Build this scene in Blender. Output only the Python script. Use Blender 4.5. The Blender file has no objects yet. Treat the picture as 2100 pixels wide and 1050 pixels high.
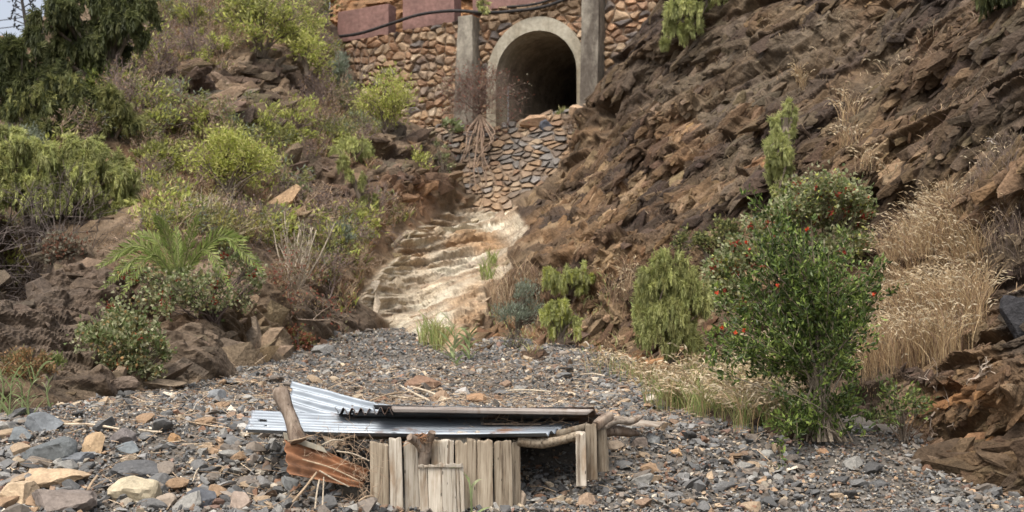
import bpy, bmesh, math, random
import numpy as np
from mathutils import Vector

# ------------------------------------------------------------------ camera, sky, sun
sc = bpy.context.scene
col = sc.collection
F = 2885.0                       # focal length in units of a 2100-wide picture
PITCH = math.atan(215.0 / F)
cam_d = bpy.data.cameras.new('camera')
cam = bpy.data.objects.new('camera', cam_d)
col.objects.link(cam)
cam.location = (0, 0, 0)
cam.rotation_euler = (math.pi / 2 + PITCH, 0, 0)
cam_d.sensor_width = 36.0
cam_d.lens = 36.0 * F / 2100.0
cam_d.clip_end = 2000
cam_d.clip_start = 0.05
cam_d.dof.use_dof = True
cam_d.dof.focus_distance = 9.8
cam_d.dof.aperture_fstop = 4.0
sc.camera = cam

SUN_EL, SUN_AZ = math.radians(58), math.radians(205)   # azimuth clockwise from +Y
w = bpy.data.worlds.new('World')
sc.world = w
w.use_nodes = True
nt = w.node_tree
bg = nt.nodes['Background']
sky = nt.nodes.new('ShaderNodeTexSky')
sky.sky_type = 'NISHITA'
sky.sun_disc = False
sky.sun_elevation = SUN_EL
sky.sun_rotation = SUN_AZ
sky.air_density = 0.8
sky.dust_density = 6.0
sky.ozone_density = 0.6
hs = nt.nodes.new('ShaderNodeHueSaturation')      # thin high cloud: a paler, greyer sky
hs.inputs['Saturation'].default_value = 0.45
nt.links.new(sky.outputs[0], hs.inputs['Color'])
nt.links.new(hs.outputs[0], bg.inputs[0])
bg.inputs[1].default_value = 0.15
sl = bpy.data.lights.new('sun', 'SUN')
sun = bpy.data.objects.new('sun', sl)
col.objects.link(sun)
sl.energy = 0.8
sl.angle = math.radians(28)
sl.color = (1.0, 0.93, 0.82)
sd = Vector((math.sin(SUN_AZ) * math.cos(SUN_EL), math.cos(SUN_AZ) * math.cos(SUN_EL), math.sin(SUN_EL)))
sun.rotation_euler = sd.to_track_quat('Z', 'Y').to_euler()
sc.view_settings.view_transform = 'Standard'
sc.view_settings.look = 'None'
sc.view_settings.exposure = 0.86
sc.view_settings.gamma = 1.0

rng = np.random.default_rng(7)
random.seed(7)
CP, SP = math.cos(PITCH), math.sin(PITCH)

def at(px, py, Y):
    """world point seen at photo pixel px,py at distance Y ahead"""
    u = (np.asarray(px, float) - 1050.0) / F
    v = (525.0 - np.asarray(py, float)) / F
    y = CP - v * SP
    z = SP + v * CP
    return np.stack([u / y * Y, np.ones_like(u / y) * Y, z / y * Y], -1)

def proj(P):
    P = np.asarray(P, float)
    d = P[..., 1] * CP + P[..., 2] * SP
    h = -P[..., 1] * SP + P[..., 2] * CP
    return 1050 + F * P[..., 0] / d, 525 - F * h / d

# ------------------------------------------------------------------ noise in numpy
def hsh(ix, iy, s):
    n = (ix.astype(np.int64) * 374761393 + iy.astype(np.int64) * 668265263 + s * 1274126177) & 0xffffffff
    n = ((n ^ (n >> 13)) * 1274126177) & 0xffffffff
    n = ((n ^ (n >> 16)) * 2246822519) & 0xffffffff
    n = n ^ (n >> 15)
    return (n & 0xffffff) / float(0x1000000)

def vn(a, b, s=0):
    ia, ib = np.floor(a), np.floor(b)
    fa, fb = a - ia, b - ib
    fa = fa * fa * (3 - 2 * fa); fb = fb * fb * (3 - 2 * fb)
    h = lambda i, j: hsh(ia + i, ib + j, s)
    return (h(0, 0) * (1 - fa) + h(1, 0) * fa) * (1 - fb) + (h(0, 1) * (1 - fa) + h(1, 1) * fa) * fb

def fbm(a, b, s=0, o=4):
    r = 0; amp = 0.5; t = 0
    for k in range(o):
        r = r + amp * vn(a * 2 ** k, b * 2 ** k, s + k * 17); t += amp; amp *= 0.5
    return r / t                       # 0..1

def cells(a, b, s=0):
    """Worley: F2-F1 edge distance, offset to centre, random values of the cell"""
    ia, ib = np.floor(a), np.floor(b)
    f1 = np.full(a.shape, 9.0); f2 = np.full(a.shape, 9.0)
    ca = np.zeros(a.shape); cb = np.zeros(a.shape); ida = np.zeros(a.shape); idb = np.zeros(a.shape)
    for i in (-1, 0, 1):
        for j in (-1, 0, 1):
            x = ia + i; y = ib + j
            px = x + 0.1 + 0.8 * hsh(x, y, s); py = y + 0.1 + 0.8 * hsh(x, y, s + 5)
            d = (px - a) ** 2 + (py - b) ** 2
            m = d < f1
            f2 = np.where(m, f1, np.minimum(f2, d))
            f1 = np.where(m, d, f1)
            ca = np.where(m, px, ca); cb = np.where(m, py, cb)
            ida = np.where(m, x, ida); idb = np.where(m, y, idb)
    return np.sqrt(f2) - np.sqrt(f1), a - ca, b - cb, ida, idb

def facet(a, b, s=0, tilt=0.9):
    e, da, db, ia, ib = cells(a, b, s)
    h = hsh(ia, ib, s + 11) - 0.5
    ta = hsh(ia, ib, s + 12) - 0.5; tb = hsh(ia, ib, s + 13) - 0.5
    return h + tilt * 2 * (ta * da + tb * db), e, hsh(ia, ib, s + 14)

def sstep(x, a, b):
    t = np.clip((x - a) / (b - a), 0, 1)
    return t * t * (3 - 2 * t)

def polyd(x, y, poly):
    """signed distance to polygon, positive inside"""
    poly = np.array(poly, float)
    d = np.full(x.shape, 1e9); ins = np.zeros(x.shape, bool)
    n = len(poly)
    for i in range(n):
        x0, y0 = poly[i]; x1, y1 = poly[(i + 1) % n]
        ex, ey = x1 - x0, y1 - y0
        t = np.clip(((x - x0) * ex + (y - y0) * ey) / (ex * ex + ey * ey), 0, 1)
        d = np.minimum(d, (x - x0 - t * ex) ** 2 + (y - y0 - t * ey) ** 2)
        c = ((y0 > y) != (y1 > y)) & (x < (x1 - x0) * (y - y0) / ((y1 - y0) if y1 != y0 else 1e-9) + x0)
        ins ^= c
    return np.sqrt(d) * np.where(ins, 1, -1)

# ------------------------------------------------------------------ mesh helpers
def mesh_arr(name, V, faces, mat=None, parent=None, colr=None, smooth=False, origin=None):
    """one mesh object; faces is an (n,k) array or a list of such arrays"""
    V = np.asarray(V, float).reshape(-1, 3)
    if origin is None:
        origin = parent.matrix_basis.translation if parent is not None else None
    if origin is None:
        origin = Vector((float(V[:, 0].mean()), float(V[:, 1].mean()), float(V[:, 2].min())))
    V = V - np.array(origin)
    if not isinstance(faces, list): faces = [faces]
    faces = [np.asarray(f, np.int32) for f in faces if len(f)]
    me = bpy.data.meshes.new(name)
    me.vertices.add(len(V))
    me.vertices.foreach_set('co', V.astype(np.float32).ravel())
    nl = sum(f.size for f in faces); nf = sum(len(f) for f in faces)
    me.loops.add(nl); me.polygons.add(nf)
    me.loops.foreach_set('vertex_index', np.concatenate([f.ravel() for f in faces]))
    starts = []; o = 0
    for f in faces:
        starts.append(o + np.arange(len(f)) * f.shape[1]); o += f.size
    me.polygons.foreach_set('loop_start', np.concatenate(starts).astype(np.int32))
    me.polygons.foreach_set('use_smooth', np.full(nf, smooth))
    me.update(calc_edges=True)
    if colr is not None:
        at_ = me.color_attributes.new('Col', 'FLOAT_COLOR', 'POINT')
        c = np.ones((len(V), 4), np.float32); c[:, :3] = colr
        at_.data.foreach_set('color', c.ravel())
    o = bpy.data.objects.new(name, me)
    col.objects.link(o)
    if mat: me.materials.append(mat)
    if parent is not None:
        o.parent = parent
    else:
        o.location = origin
    return o

def thing(name, label, cat, loc, group=None, kind=None):
    o = bpy.data.objects.new(name, None)
    col.objects.link(o)
    o.location = tuple(float(v) for v in loc)
    o.empty_display_size = 0.1
    return tag(o, label, cat, group, kind)

def tag(o, label=None, cat=None, group=None, kind=None):
    if label: o['label'] = label
    if cat: o['category'] = cat
    if group: o['group'] = group
    if kind: o['kind'] = kind
    return o

def dup(root, loc, rz=0, sca=1.0, label=None):
    r = root.copy(); col.objects.link(r); r.location = loc
    r.rotation_euler = (root.rotation_euler[0], root.rotation_euler[1], rz); r.scale = (sca, sca, sca)
    if label: r['label'] = label
    for ch in [c for c in root.children]:
        c = ch.copy(); col.objects.link(c); c.parent = r
    return r

class MB:
    def __init__(s): s.V = []; s.F = {}; s.C = []; s.n = 0
    def add(s, V, Fc, colr=None):
        V = np.asarray(V, float).reshape(-1, 3); Fc = np.asarray(Fc, np.int64)
        s.V.append(V); s.F.setdefault(Fc.shape[1], []).append(Fc + s.n); s.n += len(V)
        if colr is not None: s.C.append(np.broadcast_to(np.asarray(colr, float), (len(V), 3)))
        return s
    def build(s, name, mat, parent=None, smooth=False, origin=None):
        return mesh_arr(name, np.concatenate(s.V), [np.concatenate(f) for f in s.F.values()], mat, parent,
                        np.concatenate(s.C) if s.C else None, smooth, origin)
    def tube(s, pts, rad, n=8, rough=0.0, cap=True, colr=None, seed=0):
        pts = np.asarray(pts, float); m = len(pts)
        rad = np.broadcast_to(np.asarray(rad, float), (m,))
        tan = np.gradient(pts, axis=0); tan /= np.linalg.norm(tan, axis=1)[:, None] + 1e-9
        ref = np.array([0, 0, 1.0]) if abs(tan[0, 2]) < 0.8 else np.array([1.0, 0, 0])
        V = []
        r_ = np.random.default_rng(seed)
        a = np.linspace(0, 2 * math.pi, n, endpoint=False)
        prof = 1 + rough * (r_.random(n) - 0.5)
        for i in range(m):
            x = np.cross(ref, tan[i]); x /= np.linalg.norm(x) + 1e-9
            y = np.cross(tan[i], x)
            rr = rad[i] * prof * (1 + rough * 0.5 * (r_.random(n) - 0.5))
            V.append(pts[i] + np.outer(np.cos(a) * rr, x) + np.outer(np.sin(a) * rr, y))
        V = np.concatenate(V)
        Q = []
        for i in range(m - 1):
            for k in range(n):
                Q.append((i * n + k, i * n + (k + 1) % n, (i + 1) * n + (k + 1) % n, (i + 1) * n + k))
        base = s.n
        s.add(V, Q, colr)
        if cap:
            for ring, c in ((range(n), pts[0]), (range((m - 1) * n, m * n), pts[-1])):
                ring = list(ring)
                W = np.concatenate([V[ring], [c]])
                T = [(k, (k + 1) % n, n) for k in range(n)]
                s.add(W, T, colr)
        return s

def path(pts, n=8):
    """smooth path through given points"""
    pts = np.asarray(pts, float); m = len(pts)
    if m == 2: return pts[0] + np.linspace(0, 1, n)[:, None] * (pts[1] - pts[0])
    t = np.linspace(0, m - 1, n); out = []
    P = np.concatenate([[2 * pts[0] - pts[1]], pts, [2 * pts[-1] - pts[-2]]])
    for q in t:
        i = min(int(q), m - 2); f = q - i
        p0, p1, p2, p3 = P[i], P[i + 1], P[i + 2], P[i + 3]
        out.append(0.5 * ((2 * p1) + (-p0 + p2) * f + (2 * p0 - 5 * p1 + 4 * p2 - p3) * f * f + (-p0 + 3 * p1 - 3 * p2 + p3) * f ** 3))
    return np.array(out)

def gridfaces(nr, nc):
    i = np.arange(nr - 1)[:, None] * nc + np.arange(nc - 1)[None]
    return np.stack([i, i + nc, i + nc + 1, i + 1], -1)

# ------------------------------------------------------------------ materials
def newmat(name):
    m = bpy.data.materials.new(name); m.use_nodes = True
    n = m.node_tree.nodes; l = m.node_tree.links
    return m, n, l, n['Principled BSDF']

def N(n, t, **kw):
    x = n.new(t)
    for k, v in kw.items():
        if k.startswith('i_'): x.inputs[k[2:].replace('_', ' ')].default_value = v
        else: setattr(x, k, v)
    return x

def rock_mat(name, sc1=6.0, sc2=40.0, var=0.45, bump=0.6, rough=0.9, dist=0.02, random_obj=False):
    m, n, l, b = newmat(name)
    at_ = N(n, 'ShaderNodeAttribute', attribute_name='Col')
    tc = N(n, 'ShaderNodeTexCoord')
    n1 = N(n, 'ShaderNodeTexNoise'); n1.inputs['Scale'].default_value = sc1; n1.inputs['Detail'].default_value = 8; n1.inputs['Roughness'].default_value = 0.65
    n2 = N(n, 'ShaderNodeTexNoise'); n2.inputs['Scale'].default_value = sc2; n2.inputs['Detail'].default_value = 5
    l.new(tc.outputs['Object'], n1.inputs[0]); l.new(tc.outputs['Object'], n2.inputs[0])
    mr = N(n, 'ShaderNodeMapRange'); mr.inputs[1].default_value = 0.3; mr.inputs[2].default_value = 0.7
    mr.inputs[3].default_value = 1 - var; mr.inputs[4].default_value = 1 + var
    l.new(n1.outputs[0], mr.inputs[0])
    mr2 = N(n, 'ShaderNodeMapRange'); mr2.inputs[1].default_value = 0.3; mr2.inputs[2].default_value = 0.7
    mr2.inputs[3].default_value = 1 - var * 0.6; mr2.inputs[4].default_value = 1 + var * 0.6
    l.new(n2.outputs[0], mr2.inputs[0])
    mm = N(n, 'ShaderNodeMath', operation='MULTIPLY'); l.new(mr.outputs[0], mm.inputs[0]); l.new(mr2.outputs[0], mm.inputs[1])
    vm = N(n, 'ShaderNodeVectorMath', operation='SCALE'); l.new(at_.outputs['Color'], vm.inputs[0]); l.new(mm.outputs[0], vm.inputs['Scale'])
    l.new(vm.outputs[0], b.inputs['Base Color'])
    b.inputs['Roughness'].default_value = rough
    b.inputs['Specular IOR Level'].default_value = 0.25
    bp = N(n, 'ShaderNodeBump'); bp.inputs['Strength'].default_value = bump; bp.inputs['Distance'].default_value = dist
    ad = N(n, 'ShaderNodeMath', operation='ADD'); l.new(n1.outputs[0], ad.inputs[0]); l.new(n2.outputs[0], ad.inputs[1])
    l.new(ad.outputs[0], bp.inputs['Height']); l.new(bp.outputs[0], b.inputs['Normal'])
    return m

def leaf_mat(name, trans=0.35, rough=0.55):
    m, n, l, b = newmat(name)
    at_ = N(n, 'ShaderNodeAttribute', attribute_name='Col')
    l.new(at_.outputs['Color'], b.inputs['Base Color'])
    b.inputs['Roughness'].default_value = rough
    b.inputs['Specular IOR Level'].default_value = 0.3
    tr = N(n, 'ShaderNodeBsdfTranslucent'); l.new(at_.outputs['Color'], tr.inputs[0])
    mx = N(n, 'ShaderNodeMixShader'); mx.inputs[0].default_value = trans
    l.new(b.outputs[0], mx.inputs[1]); l.new(tr.outputs[0], mx.inputs[2])
    l.new(mx.outputs[0], n['Material Output'].inputs[0])
    return m

def wood_mat(name, c1, c2, c3, zs=(60, 60, 2.5), bump=0.5):
    m, n, l, b = newmat(name)
    tc = N(n, 'ShaderNodeTexCoord'); mp = N(n, 'ShaderNodeMapping'); mp.inputs['Scale'].default_value = zs
    oi = N(n, 'ShaderNodeObjectInfo')
    av = N(n, 'ShaderNodeVectorMath', operation='ADD')
    l.new(tc.outputs['Object'], mp.inputs[0]); l.new(mp.outputs[0], av.inputs[0])
    sc_ = N(n, 'ShaderNodeMath', operation='MULTIPLY'); sc_.inputs[1].default_value = 50; l.new(oi.outputs['Random'], sc_.inputs[0]); l.new(sc_.outputs[0], av.inputs[1])
    n1 = N(n, 'ShaderNodeTexNoise'); n1.inputs['Scale'].default_value = 1.0; n1.inputs['Detail'].default_value = 6; n1.inputs['Roughness'].default_value = 0.7
    l.new(av.outputs[0], n1.inputs[0])
    r = N(n, 'ShaderNodeValToRGB'); l.new(n1.outputs[0], r.inputs[0])
    r.color_ramp.elements[0].position = 0.33; r.color_ramp.elements[0].color = (*c1, 1)
    r.color_ramp.elements[1].position = 0.68; r.color_ramp.elements[1].color = (*c3, 1)
    e = r.color_ramp.elements.new(0.47); e.color = (*c2, 1)
    # blotches: knots and brown stains
    n2 = N(n, 'ShaderNodeTexNoise'); n2.inputs['Scale'].default_value = 9; n2.inputs['Detail'].default_value = 4
    mp2 = N(n, 'ShaderNodeMapping'); mp2.inputs['Scale'].default_value = (1.6, 1.6, 0.5); l.new(tc.outputs['Object'], mp2.inputs[0])
    av2 = N(n, 'ShaderNodeVectorMath', operation='ADD'); l.new(mp2.outputs[0], av2.inputs[0]); l.new(sc_.outputs[0], av2.inputs[1]); l.new(av2.outputs[0], n2.inputs[0])
    mr = N(n, 'ShaderNodeMapRange'); mr.inputs[1].default_value = 0.52; mr.inputs[2].default_value = 0.72; mr.inputs[4].default_value = 0.75
    l.new(n2.outputs[0], mr.inputs[0])
    mx = N(n, 'ShaderNodeMixRGB', blend_type='MULTIPLY'); l.new(mr.outputs[0], mx.inputs[0]); l.new(r.outputs[0], mx.inputs[1]); mx.inputs[2].default_value = (0.5, 0.36, 0.24, 1)
    v3 = N(n, 'ShaderNodeTexVoronoi'); v3.inputs['Scale'].default_value = 16; l.new(av2.outputs[0], v3.inputs[0])
    mr3 = N(n, 'ShaderNodeMapRange'); mr3.inputs[1].default_value = 0.08; mr3.inputs[2].default_value = 0.12; mr3.inputs[3].default_value = 0.25; mr3.inputs[4].default_value = 1
    l.new(v3.outputs['Distance'], mr3.inputs[0])
    # per-board tone
    mr4 = N(n, 'ShaderNodeMapRange'); mr4.inputs[3].default_value = 0.75; mr4.inputs[4].default_value = 1.15; l.new(oi.outputs['Random'], mr4.inputs[0])
    m4 = N(n, 'ShaderNodeMath', operation='MULTIPLY'); l.new(mr3.outputs[0], m4.inputs[0]); l.new(mr4.outputs[0], m4.inputs[1])
    vm = N(n, 'ShaderNodeVectorMath', operation='SCALE'); l.new(mx.outputs[0], vm.inputs[0]); l.new(m4.outputs[0], vm.inputs['Scale'])
    l.new(vm.outputs[0], b.inputs['Base Color'])
    b.inputs['Roughness'].default_value = 0.85; b.inputs['Specular IOR Level'].default_value = 0.2
    bp = N(n, 'ShaderNodeBump'); bp.inputs['Strength'].default_value = bump; bp.inputs['Distance'].default_value = 0.004
    l.new(n1.outputs[0], bp.inputs['Height']); l.new(bp.outputs[0], b.inputs['Normal'])
    return m

def metal_mat(name, base, rustc, rust_lo, rust_hi, metallic=0.55, rough=0.5, scale=2.2):
    m, n, l, b = newmat(name)
    tc = N(n, 'ShaderNodeTexCoord')
    n1 = N(n, 'ShaderNodeTexNoise'); n1.inputs['Scale'].default_value = scale; n1.inputs['Detail'].default_value = 9; n1.inputs['Roughness'].default_value = 0.7
    l.new(tc.outputs['Object'], n1.inputs[0])
    mr = N(n, 'ShaderNodeMapRange'); mr.inputs[1].default_value = rust_lo; mr.inputs[2].default_value = rust_hi; l.new(n1.outputs[0], mr.inputs[0])
    n2 = N(n, 'ShaderNodeTexNoise'); n2.inputs['Scale'].default_value = 14; n2.inputs['Detail'].default_value = 6
    mp = N(n, 'ShaderNodeMapping'); mp.inputs['Scale'].default_value = (0.25, 1, 1); l.new(tc.outputs['Object'], mp.inputs[0]); l.new(mp.outputs[0], n2.inputs[0])
    r = N(n, 'ShaderNodeValToRGB'); l.new(n2.outputs[0], r.inputs[0])
    r.color_ramp.elements[0].position = 0.3; r.color_ramp.elements[0].color = (*[c * 0.7 for c in base], 1)
    r.color_ramp.elements[1].position = 0.7; r.color_ramp.elements[1].color = (*[min(c * 1.25, 1) for c in base], 1)
    r2 = N(n, 'ShaderNodeValToRGB'); l.new(n2.outputs[0], r2.inputs[0])
    r2.color_ramp.elements[0].position = 0.32; r2.color_ramp.elements[0].color = (*[c * 0.35 for c in rustc], 1)
    r2.color_ramp.elements[1].position = 0.66; r2.color_ramp.elements[1].color = (*[c * 1.35 for c in rustc], 1)
    mx = N(n, 'ShaderNodeMixRGB'); l.new(mr.outputs[0], mx.inputs[0]); l.new(r.outputs[0], mx.inputs[1]); l.new(r2.outputs[0], mx.inputs[2])
    l.new(mx.outputs[0], b.inputs['Base Color'])
    m1 = N(n, 'ShaderNodeMapRange'); m1.inputs[3].default_value = metallic; m1.inputs[4].default_value = 0.0; l.new(mr.outputs[0], m1.inputs[0]); l.new(m1.outputs[0], b.inputs['Metallic'])
    m2 = N(n, 'ShaderNodeMapRange'); m2.inputs[3].default_value = rough; m2.inputs[4].default_value = 0.9; l.new(mr.outputs[0], m2.inputs[0]); l.new(m2.outputs[0], b.inputs['Roughness'])
    bp = N(n, 'ShaderNodeBump'); bp.inputs['Strength'].default_value = 0.25; bp.inputs['Distance'].default_value = 0.003
    l.new(n2.outputs[0], bp.inputs['Height']); l.new(bp.outputs[0], b.inputs['Normal'])
    return m

def conc_mat(name, c, stain, sc_=1.6, lo=0.42, hi=0.62, zst=0.35, rough=0.9):
    m, n, l, b = newmat(name)
    tc = N(n, 'ShaderNodeTexCoord'); mp = N(n, 'ShaderNodeMapping'); mp.inputs['Scale'].default_value = (1, 1, zst)
    l.new(tc.outputs['Object'], mp.inputs[0])
    n1 = N(n, 'ShaderNodeTexNoise'); n1.inputs['Scale'].default_value = sc_; n1.inputs['Detail'].default_value = 9; n1.inputs['Roughness'].default_value = 0.7
    l.new(mp.outputs[0], n1.inputs[0])
    mr = N(n, 'ShaderNodeMapRange'); mr.inputs[1].default_value = lo; mr.inputs[2].default_value = hi; l.new(n1.outputs[0], mr.inputs[0])
    mx = N(n, 'ShaderNodeMixRGB'); l.new(mr.outputs[0], mx.inputs[0]); mx.inputs[1].default_value = (*c, 1); mx.inputs[2].default_value = (*stain, 1)
    n2 = N(n, 'ShaderNodeTexNoise'); n2.inputs['Scale'].default_value = 12; n2.inputs['Detail'].default_value = 8; l.new(tc.outputs['Object'], n2.inputs[0])
    mr2 = N(n, 'ShaderNodeMapRange'); mr2.inputs[1].default_value = 0.3; mr2.inputs[2].default_value = 0.7; mr2.inputs[3].default_value = 0.8; mr2.inputs[4].default_value = 1.2; l.new(n2.outputs[0], mr2.inputs[0])
    vm = N(n, 'ShaderNodeVectorMath', operation='SCALE'); l.new(mx.outputs[0], vm.inputs[0]); l.new(mr2.outputs[0], vm.inputs['Scale'])
    l.new(vm.outputs[0], b.inputs['Base Color']); b.inputs['Roughness'].default_value = rough; b.inputs['Specular IOR Level'].default_value = 0.2
    bp = N(n, 'ShaderNodeBump'); bp.inputs['Strength'].default_value = 0.3; bp.inputs['Distance'].default_value = 0.02
    l.new(n2.outputs[0], bp.inputs['Height']); l.new(bp.outputs[0], b.inputs['Normal'])
    return m

M_ROCK = rock_mat('rock', 3.5, 26.0, 0.42, 0.7, dist=0.045)
M_STONE = rock_mat('stones', 9.0, 60.0, 0.28, 0.4, dist=0.006)
M_MASON = rock_mat('masonry', 5.0, 30.0, 0.3, 0.6, dist=0.03)
M_LEAF = leaf_mat('leaves', 0.42)
M_GLOSS = leaf_mat('glossy leaves', 0.25, 0.38)
M_DRY = leaf_mat('dry grass', 0.25, 0.8)
M_BARK = rock_mat('bark', 12.0, 60.0, 0.3, 0.5, dist=0.01)
M_WOOD = wood_mat('weathered board', (0.085, 0.063, 0.044), (0.26, 0.21, 0.15), (0.43, 0.37, 0.28))
M_WOODP = wood_mat('pale board', (0.15, 0.12, 0.09), (0.40, 0.355, 0.285), (0.56, 0.51, 0.43))
M_LOG = wood_mat('log', (0.07, 0.05, 0.038), (0.19, 0.145, 0.11), (0.34, 0.28, 0.22), (22, 22, 6), 0.8)
M_DRIFT = wood_mat('driftwood', (0.12, 0.09, 0.07), (0.34, 0.28, 0.22), (0.55, 0.49, 0.41), (7, 30, 30), 0.8)
M_BATTEN = wood_mat('weathered batten', (0.24, 0.20, 0.175), (0.40, 0.35, 0.31), (0.52, 0.48, 0.44), (3, 60, 60))
M_ZINC = metal_mat('galvanised steel', (0.25, 0.28, 0.31), (0.22, 0.12, 0.07), 0.56, 0.68, 0.55, 0.5)
M_ZINC2 = metal_mat('tarnished steel', (0.23, 0.24, 0.25), (0.13, 0.08, 0.055), 0.47, 0.6, 0.4, 0.6)
M_RUST = metal_mat('rusted steel', (0.4, 0.35, 0.3), (0.31, 0.145, 0.07), 0.24, 0.40, 0.3, 0.7)
M_CONC = conc_mat('pale concrete', (0.36, 0.33, 0.26), (0.2, 0.17, 0.12))
M_CONCD = conc_mat('stained concrete', (0.34, 0.31, 0.25), (0.095, 0.08, 0.065), 1.1, 0.40, 0.60)
M_TUN = conc_mat('tunnel concrete', (0.30, 0.26, 0.2), (0.17, 0.14, 0.11), 2.5, 0.4, 0.6, 1.0)
M_RED = conc_mat('red painted parapet', (0.225, 0.13, 0.11), (0.165, 0.098, 0.084), 2.0, 0.4, 0.65, 1.0, 0.8)
M_PIPE = conc_mat('black pipe', (0.02, 0.02, 0.02), (0.035, 0.03, 0.028), 6, 0.4, 0.6, 1.0, 0.5)

# ------------------------------------------------------------------ gravel fan
APX = at(800, 672, 22.0)
def gz(X, Y):
    d = np.hypot(X - APX[0], (Y - APX[1]))
    z = np.interp(d, [0, 4, 8, 11.4, 12.2, 13.0, 13.6, 15, 20], [0.50, 0.18, -0.16, -0.43, -0.535, -0.78, -0.93, -1.05, -1.25])
    z = z + 0.16 * (fbm(X * 0.55, Y * 0.55, 3, 3) - 0.5) + 0.06 * (fbm(X * 2.2, Y * 2.2, 9, 2) - 0.5)
    # the dugout under the roof
    box = sstep(X, -1.15, -0.95) * (1 - sstep(X, 0.47, 0.62)) * sstep(Y, 8.75, 8.95) * (1 - sstep(Y, 9.9, 10.2))
    floor_ = -0.90 + 0.13 * (Y - 9) / 0.8
    z = np.where(box > 0, z * (1 - box) + np.minimum(z, floor_) * box, z)
    # scoured in front of the plank wall
    g = np.exp(-((X + 0.35) / 0.75) ** 2 - ((Y - 8.45) / 0.45) ** 2)
    z = z - 0.10 * g
    # banked stones to the right of the posts
    g = np.exp(-((X - 1.0) / 0.5) ** 2 - ((Y - 9.6) / 0.7) ** 2)
    z = z + 0.09 * g
    g = np.exp(-((X + 1.55) / 0.4) ** 2 - ((Y - 9.7) / 0.5) ** 2)
    z = z + 0.07 * g
    return z

def gravelY(px, py):
    Ys = np.linspace(7.0, 24, 500)
    P = at(np.full(500, px), np.full(500, py), 1.0)
    X = P[:, 0] * Ys; Z = P[:, 2] * Ys
    s = Z - gz(X, Ys)
    i = np.where(s < 0)[0]
    return float(Ys[i[0]]) if len(i) else 22.0

# ------------------------------------------------------------------ terrain relief
BND = [(-300, 915), (-150, 880), (0, 850), (110, 832), (230, 802), (380, 792), (470, 765), (550, 745), (640, 705), (740, 678), (800, 668),
       (860, 690), (950, 722), (1050, 745), (1150, 756), (1280, 772), (1330, 830), (1480, 872), (1600, 900), (1700, 925), (1900, 962), (2100, 1008), (2250, 1040), (2400, 1070)]
bx = [b[0] for b in BND]; by = [b[1] for b in BND]
ctrl = [(-300, 600, 14), (-300, 300, 20), (-300, 50, 26), (0, 700, 12.6), (0, 600, 14.5), (0, 450, 19), (0, 250, 23), (0, 60, 27), (0, -150, 31),
        (150, 700, 13.6), (150, 600, 15.2), (150, 500, 17.8), (150, 300, 22), (150, 100, 27), (150, -150, 33),
        (300, 720, 14.2), (300, 560, 16.4), (300, 430, 18.8), (300, 395, 20.5),
        (400, 680, 15.2), (480, 640, 15.6), (400, 500, 18), (400, 425, 19.4), (400, 400, 21), (400, 270, 23.4), (400, 150, 25.5), (400, 60, 28.5), (400, -100, 33), (300, 170, 24.4),
        (520, 700, 16.2), (560, 600, 17.6), (600, 500, 20.5), (560, 420, 21.4), (600, 300, 25.5), (520, 200, 26.0), (600, 120, 29.5), (600, 0, 33.5), (600, -150, 37),
        (660, 600, 20.0), (740, 600, 21.6), (740, 500, 23.3), (740, 380, 25.6), (740, 260, 28.8), (680, 150, 31.5), (680, 60, 34),
        (800, 580, 23.6), (830, 480, 25.8), (850, 400, 26.6), (860, 320, 28.6), (800, 290, 28.5), (900, 400, 28.0), (930, 425, 29.6), (880, 290, 31.0),
        (800, 640, 22.3), (870, 660, 21.8), (950, 600, 23.4), (880, 550, 24.9), (980, 520, 26.2), (940, 460, 28.2), (1000, 430, 30.2), (1040, 480, 27.8), (1010, 560, 24.6),
        (1060, 445, 29.2), (1065, 520, 24.2), (1100, 600, 21.6), (1000, 640, 21.8), (1000, 690, 20.4), (1100, 680, 19.4), (1200, 700, 17.6),
        (1390, -20, 30), (1320, 100, 30.8), (1240, 230, 30.8), (1170, 340, 29.8), (1130, 420, 28.0), (1100, 480, 25.0),
        (1300, 650, 18.2), (1250, 500, 21.5), (1300, 400, 23.6), (1320, 250, 27.2), (1400, 150, 27.4), (1500, 760, 13.9), (1500, 600, 16.4), (1500, 450, 19), (1500, 300, 21.8), (1500, 120, 25), (1500, -100, 29),
        (1700, 800, 11.8), (1700, 650, 13.6), (1700, 450, 16.8), (1700, 250, 19.8), (1700, 80, 22.4), (1700, -120, 26),
        (1900, 850, 10.5), (1900, 700, 11.6), (1900, 500, 13.8), (1900, 300, 16.4), (1900, 120, 18.8), (1900, -120, 22.5),
        (2100, 900, 9.5), (2100, 750, 10.0), (2100, 550, 11.1), (2100, 300, 13.4), (2100, 100, 15.6), (2100, -120, 18.5),
        (2400, 900, 8.5), (2400, 500, 9.5), (2400, 100, 12.5)]
for x, y in BND[1:-1]:
    g = gravelY(x, y)
    ctrl.append((x, y, g)); ctrl.append((x, y + 45, g + 0.15))
C_ = np.array(ctrl, float)
cx, cy, ciy = C_[:, 0] / 1000, C_[:, 1] / 1000, 1 / C_[:, 2]
def _phi(r2): return 0.5 * r2 * np.log(r2 + 1e-12)
n_ = len(cx)
K_ = _phi((cx[:, None] - cx) ** 2 + (cy[:, None] - cy) ** 2) + np.eye(n_) * 2e-4
A_ = np.zeros((n_ + 3, n_ + 3)); A_[:n_, :n_] = K_
A_[:n_, n_] = A_[n_, :n_] = 1; A_[:n_, n_ + 1] = A_[n_ + 1, :n_] = cx; A_[:n_, n_ + 2] = A_[n_ + 2, :n_] = cy
W_ = np.linalg.solve(A_, np.concatenate([ciy, [0, 0, 0]]))
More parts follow.
